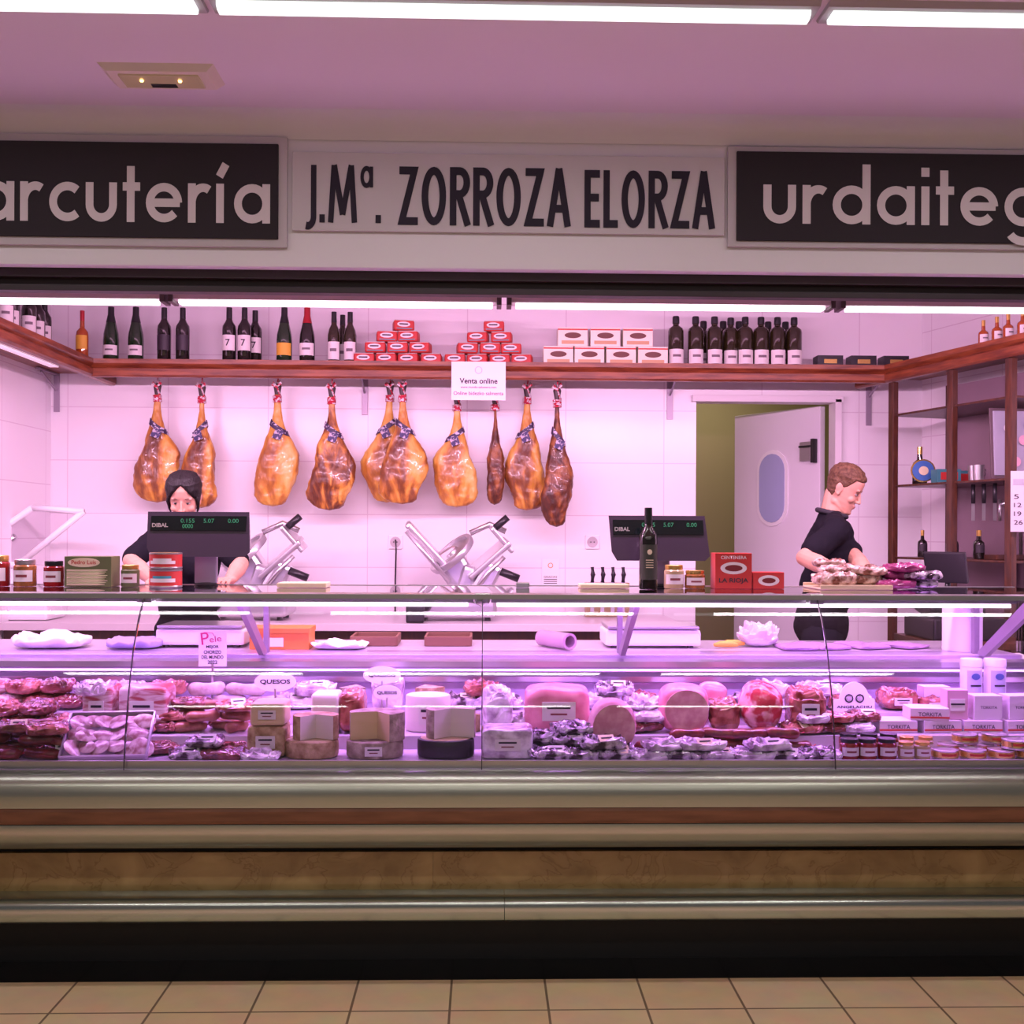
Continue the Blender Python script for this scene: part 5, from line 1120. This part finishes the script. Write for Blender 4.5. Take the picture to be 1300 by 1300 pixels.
    for j in range(nz+1):
        z=zmin+(.119-zmin)*(j/nz); w,f,b=lerp(HT,z); cy=(f+b)/2; dy=(f-b)/2; row=[]
        for i in range(n):
            a=2*math.pi*i/n; c,s=math.cos(a),math.sin(a)
            x=w*sgn(c,.82 if s>0 else .95); y=cy+dy*sgn(s,.92)
            if female:
                # centre parting: hairline high at the middle, sweeping down to the temples and ears
                hl=.080-.085*min(1,abs(c)/.92)**1.1 if s>.30 else (-.012-(.30-s)/.30*.045 if s>0 else -.060-.03*abs(s))
            else: hl=.064-.010*abs(c) if s>.60 else (.060-(.60-s)/.35*.048 if s>.25 else (.012-(.25-s)/.25*.018 if s>0 else -.006-.060*min(1,abs(s)*1.6)))
            th_=(.010 if female else .005)+(.006 if female else .009)*max(0,(z-.04)/.08)*(1.3 if s>-.2 else 1)
            if female: th_-=.006*math.exp(-(x/.006)**2)*(1 if s>0 else .3)
            if z<.02 and not female: th_=.003+.002*(z+.08)/.1
            t=min(1,max(0,(z-hl)/.010))
            th_=th_*t-.006*(1-t)
            nv=Vector((c,s*.9,.9*max(0,(z-.05)/.06))).normalized()
            th_+=(noise.noise(Vector((x*70,y*25,z*40)))*.0026+noise.noise(Vector((x*160,y*60,z*60)))*.0016)*t
            row.append(hb.verts.new(Hh(x+nv.x*th_,y+nv.y*th_,z+nv.z*th_)))
        rings.append(row)
    for A,B in zip(rings,rings[1:]):
        for q in range(n): hb.faces.new((A[q],A[(q+1)%n],B[(q+1)%n],B[q]))
    hb.faces.new(rings[0][::-1]); hb.faces.new(rings[-1])
    mk('hair',hb,hairm,e,smooth=True)
    if female:
        ob=bmesh.new(); E(ob,(0,-.112,.03),(.042,.034,.046)); mk('hair_bun',ob,hairm,e,smooth=True)
        for s in (-1,1):
            ob=bmesh.new(); tubebm(ob,[Hh(s*.060,.050,.030),Hh(s*.071,.036,-.005),Hh(s*.070,.028,-.045),Hh(s*.064,.030,-.075)],.006*kh,8,radii=[.009*kh,.009*kh,.006*kh,.002*kh]); mk('hair_lock',ob,hairm,e,smooth=True)
    bw=.55 if female else 1
    for s in (-1,1):
        ob=bmesh.new(); E(ob,(s*.0295,.0665,-.002),(.0130,.0110,.0046)); mk('eye',ob,eyeW,e,smooth=True)
        ob=bmesh.new(); E(ob,(s*.0295,.0762,-.0036),(.0054,.0025,.0040)); mk('iris',ob,eyeD,e,smooth=True)
        ob=bmesh.new(); C(ob,(s*.016,.0800,.0185),.0019*bw,(s*.030,.0815,.0230),.0022*bw,8); C(ob,(s*.030,.0815,.0230),.0022*bw,(s*.046,.0700,.0185),.0013*bw,8); mk('eyebrow',ob,hairm,e,smooth=True)
        ob=bmesh.new(); C(ob,(s*.0175,.0740,.0000),.0015,(s*.030,.0785,.0020),.0018,8); C(ob,(s*.030,.0785,.0020),.0018,(s*.043,.0690,-.0005),.0014,8); mk('eyelash',ob,eyeD,e,smooth=True)
    ob=bmesh.new(); E(ob,(0,.0850,-.0605),(.0175,.0055,.0036)); E(ob,(0,.0835,-.0680),(.0150,.0055,.0038)); mk('lips',ob,lipM,e,smooth=True)
    return e
wx=XP(238,5.06,640)
person('woman with tied black hair and black shirt, hands on the counter',(wx,5.10,FZ),-math.pi/2,1.63,.05,.10,math.radians(22),math.radians(-5),
  [(1,W(166,712,4.86),W(196,738,4.50),(.3,-1,.0),(0,0,1),.25),(-1,W(306,716,4.86),W(292,736,4.50),(-.1,-1,.0),(0,0,1),.3)],True,hairB,.95,hu=1.580,hs=.98)
mx=XP(1043,5.25,650)
person('man with short brown hair, black polo shirt, looking down',(mx,5.25,FZ),math.radians(-14),1.69,.05,.105,math.radians(26),math.radians(12),
  [(1,W(1021,708,4.95),W(1068,728,4.68),(.75,-.62,-.1),(0,0,1),.3),(-1,W(1090,712,5.05),W(1100,733,4.72),(.35,-.9,-.1),(0,0,1),.3)],False,hairBr,1.0,hu=1.590,hs=.97)

# ================= LIGHTS =================
def area(name,loc,rot,sx,sy,power,colr,spread=math.pi):
    l=bpy.data.lights.new(name,'AREA'); l.shape='RECTANGLE'; l.size=sx; l.size_y=sy; l.energy=power; l.color=colr; l.spread=spread
    o=bpy.data.objects.new(name,l); o.location=loc; o.rotation_euler=rot; col.objects.link(o); return o
pink=(1,.55,.88)
for a,b in FXS: x0,x1=XP(a,FY,380),XP(b,FY,380); area('stall_lamp',((x0+x1)/2,FY+.04,2.295),(math.radians(40),0,0),x1-x0-.05,.06,38,pink)
area('stall_fill',(0,5.2,2.86),(0,0,0),4.2,.3,14,(1,.5,.80))  # added fill for back wall and hams, no fixture here
area('under_shelf',(XL-.12,5.3,SZ1-.09),(0,math.radians(-20),0),.06,1.5,2.5,pink)
vio=(.64,.22,1)
for a,b in ((X0+.05,seams[1]),(seams[1],seams[2]),(seams[2],seams[3]),(seams[3],XE)):
    area('case_lamp',((a+b)/2,3.82,1.187),(math.radians(14),0,0),b-a-.06,.03,7.4,vio)
    area('case_lamp_rear',((a+b)/2,4.2,1.20),(math.radians(-10),0,0),b-a-.06,.03,4.2,vio)
    area('case_lamp_low',((a+b)/2,4.19,.912),(math.radians(-35),0,0),b-a-.06,.02,.8,vio)
for x in (-1.9,0,1.9):
    area('hall_lamp_and_fill',(x,3.05,2.855),(0,0,0),1.5,.06,6.5,(1,.92,.95))
    area('hall_lamp_and_fill',(x,.6,2.85),(0,0,0),1.5,.12,14,(1,.94,.90)); area('hall_lamp_and_fill',(x,-2,2.85),(0,0,0),1.5,.12,16,(1,.94,.90))  # fill lights added out of view over the hall, no fixtures
area('corridor_lamp',(1.6,7.8,2.8),(0,0,0),.5,.3,9,(1,.85,.7))
wd=bpy.data.worlds.new('w'); sc.world=wd; wd.use_nodes=True; wd.node_tree.nodes['Background'].inputs[0].default_value=(.56,.5,.56,1); wd.node_tree.nodes['Background'].inputs[1].default_value=.14
sc.view_settings.view_transform='Standard'
cd=bpy.data.cameras.new('camera'); cd.sensor_width=36; cd.lens=36*F/1300; cd.shift_y=25/1300; cd.clip_end=100
co=bpy.data.objects.new('camera',cd); col.objects.link(co)
mtx=Matrix((rt,upv,-fwd)).transposed().to_4x4(); mtx.translation=CAM; co.matrix_world=mtx
sc.camera=co
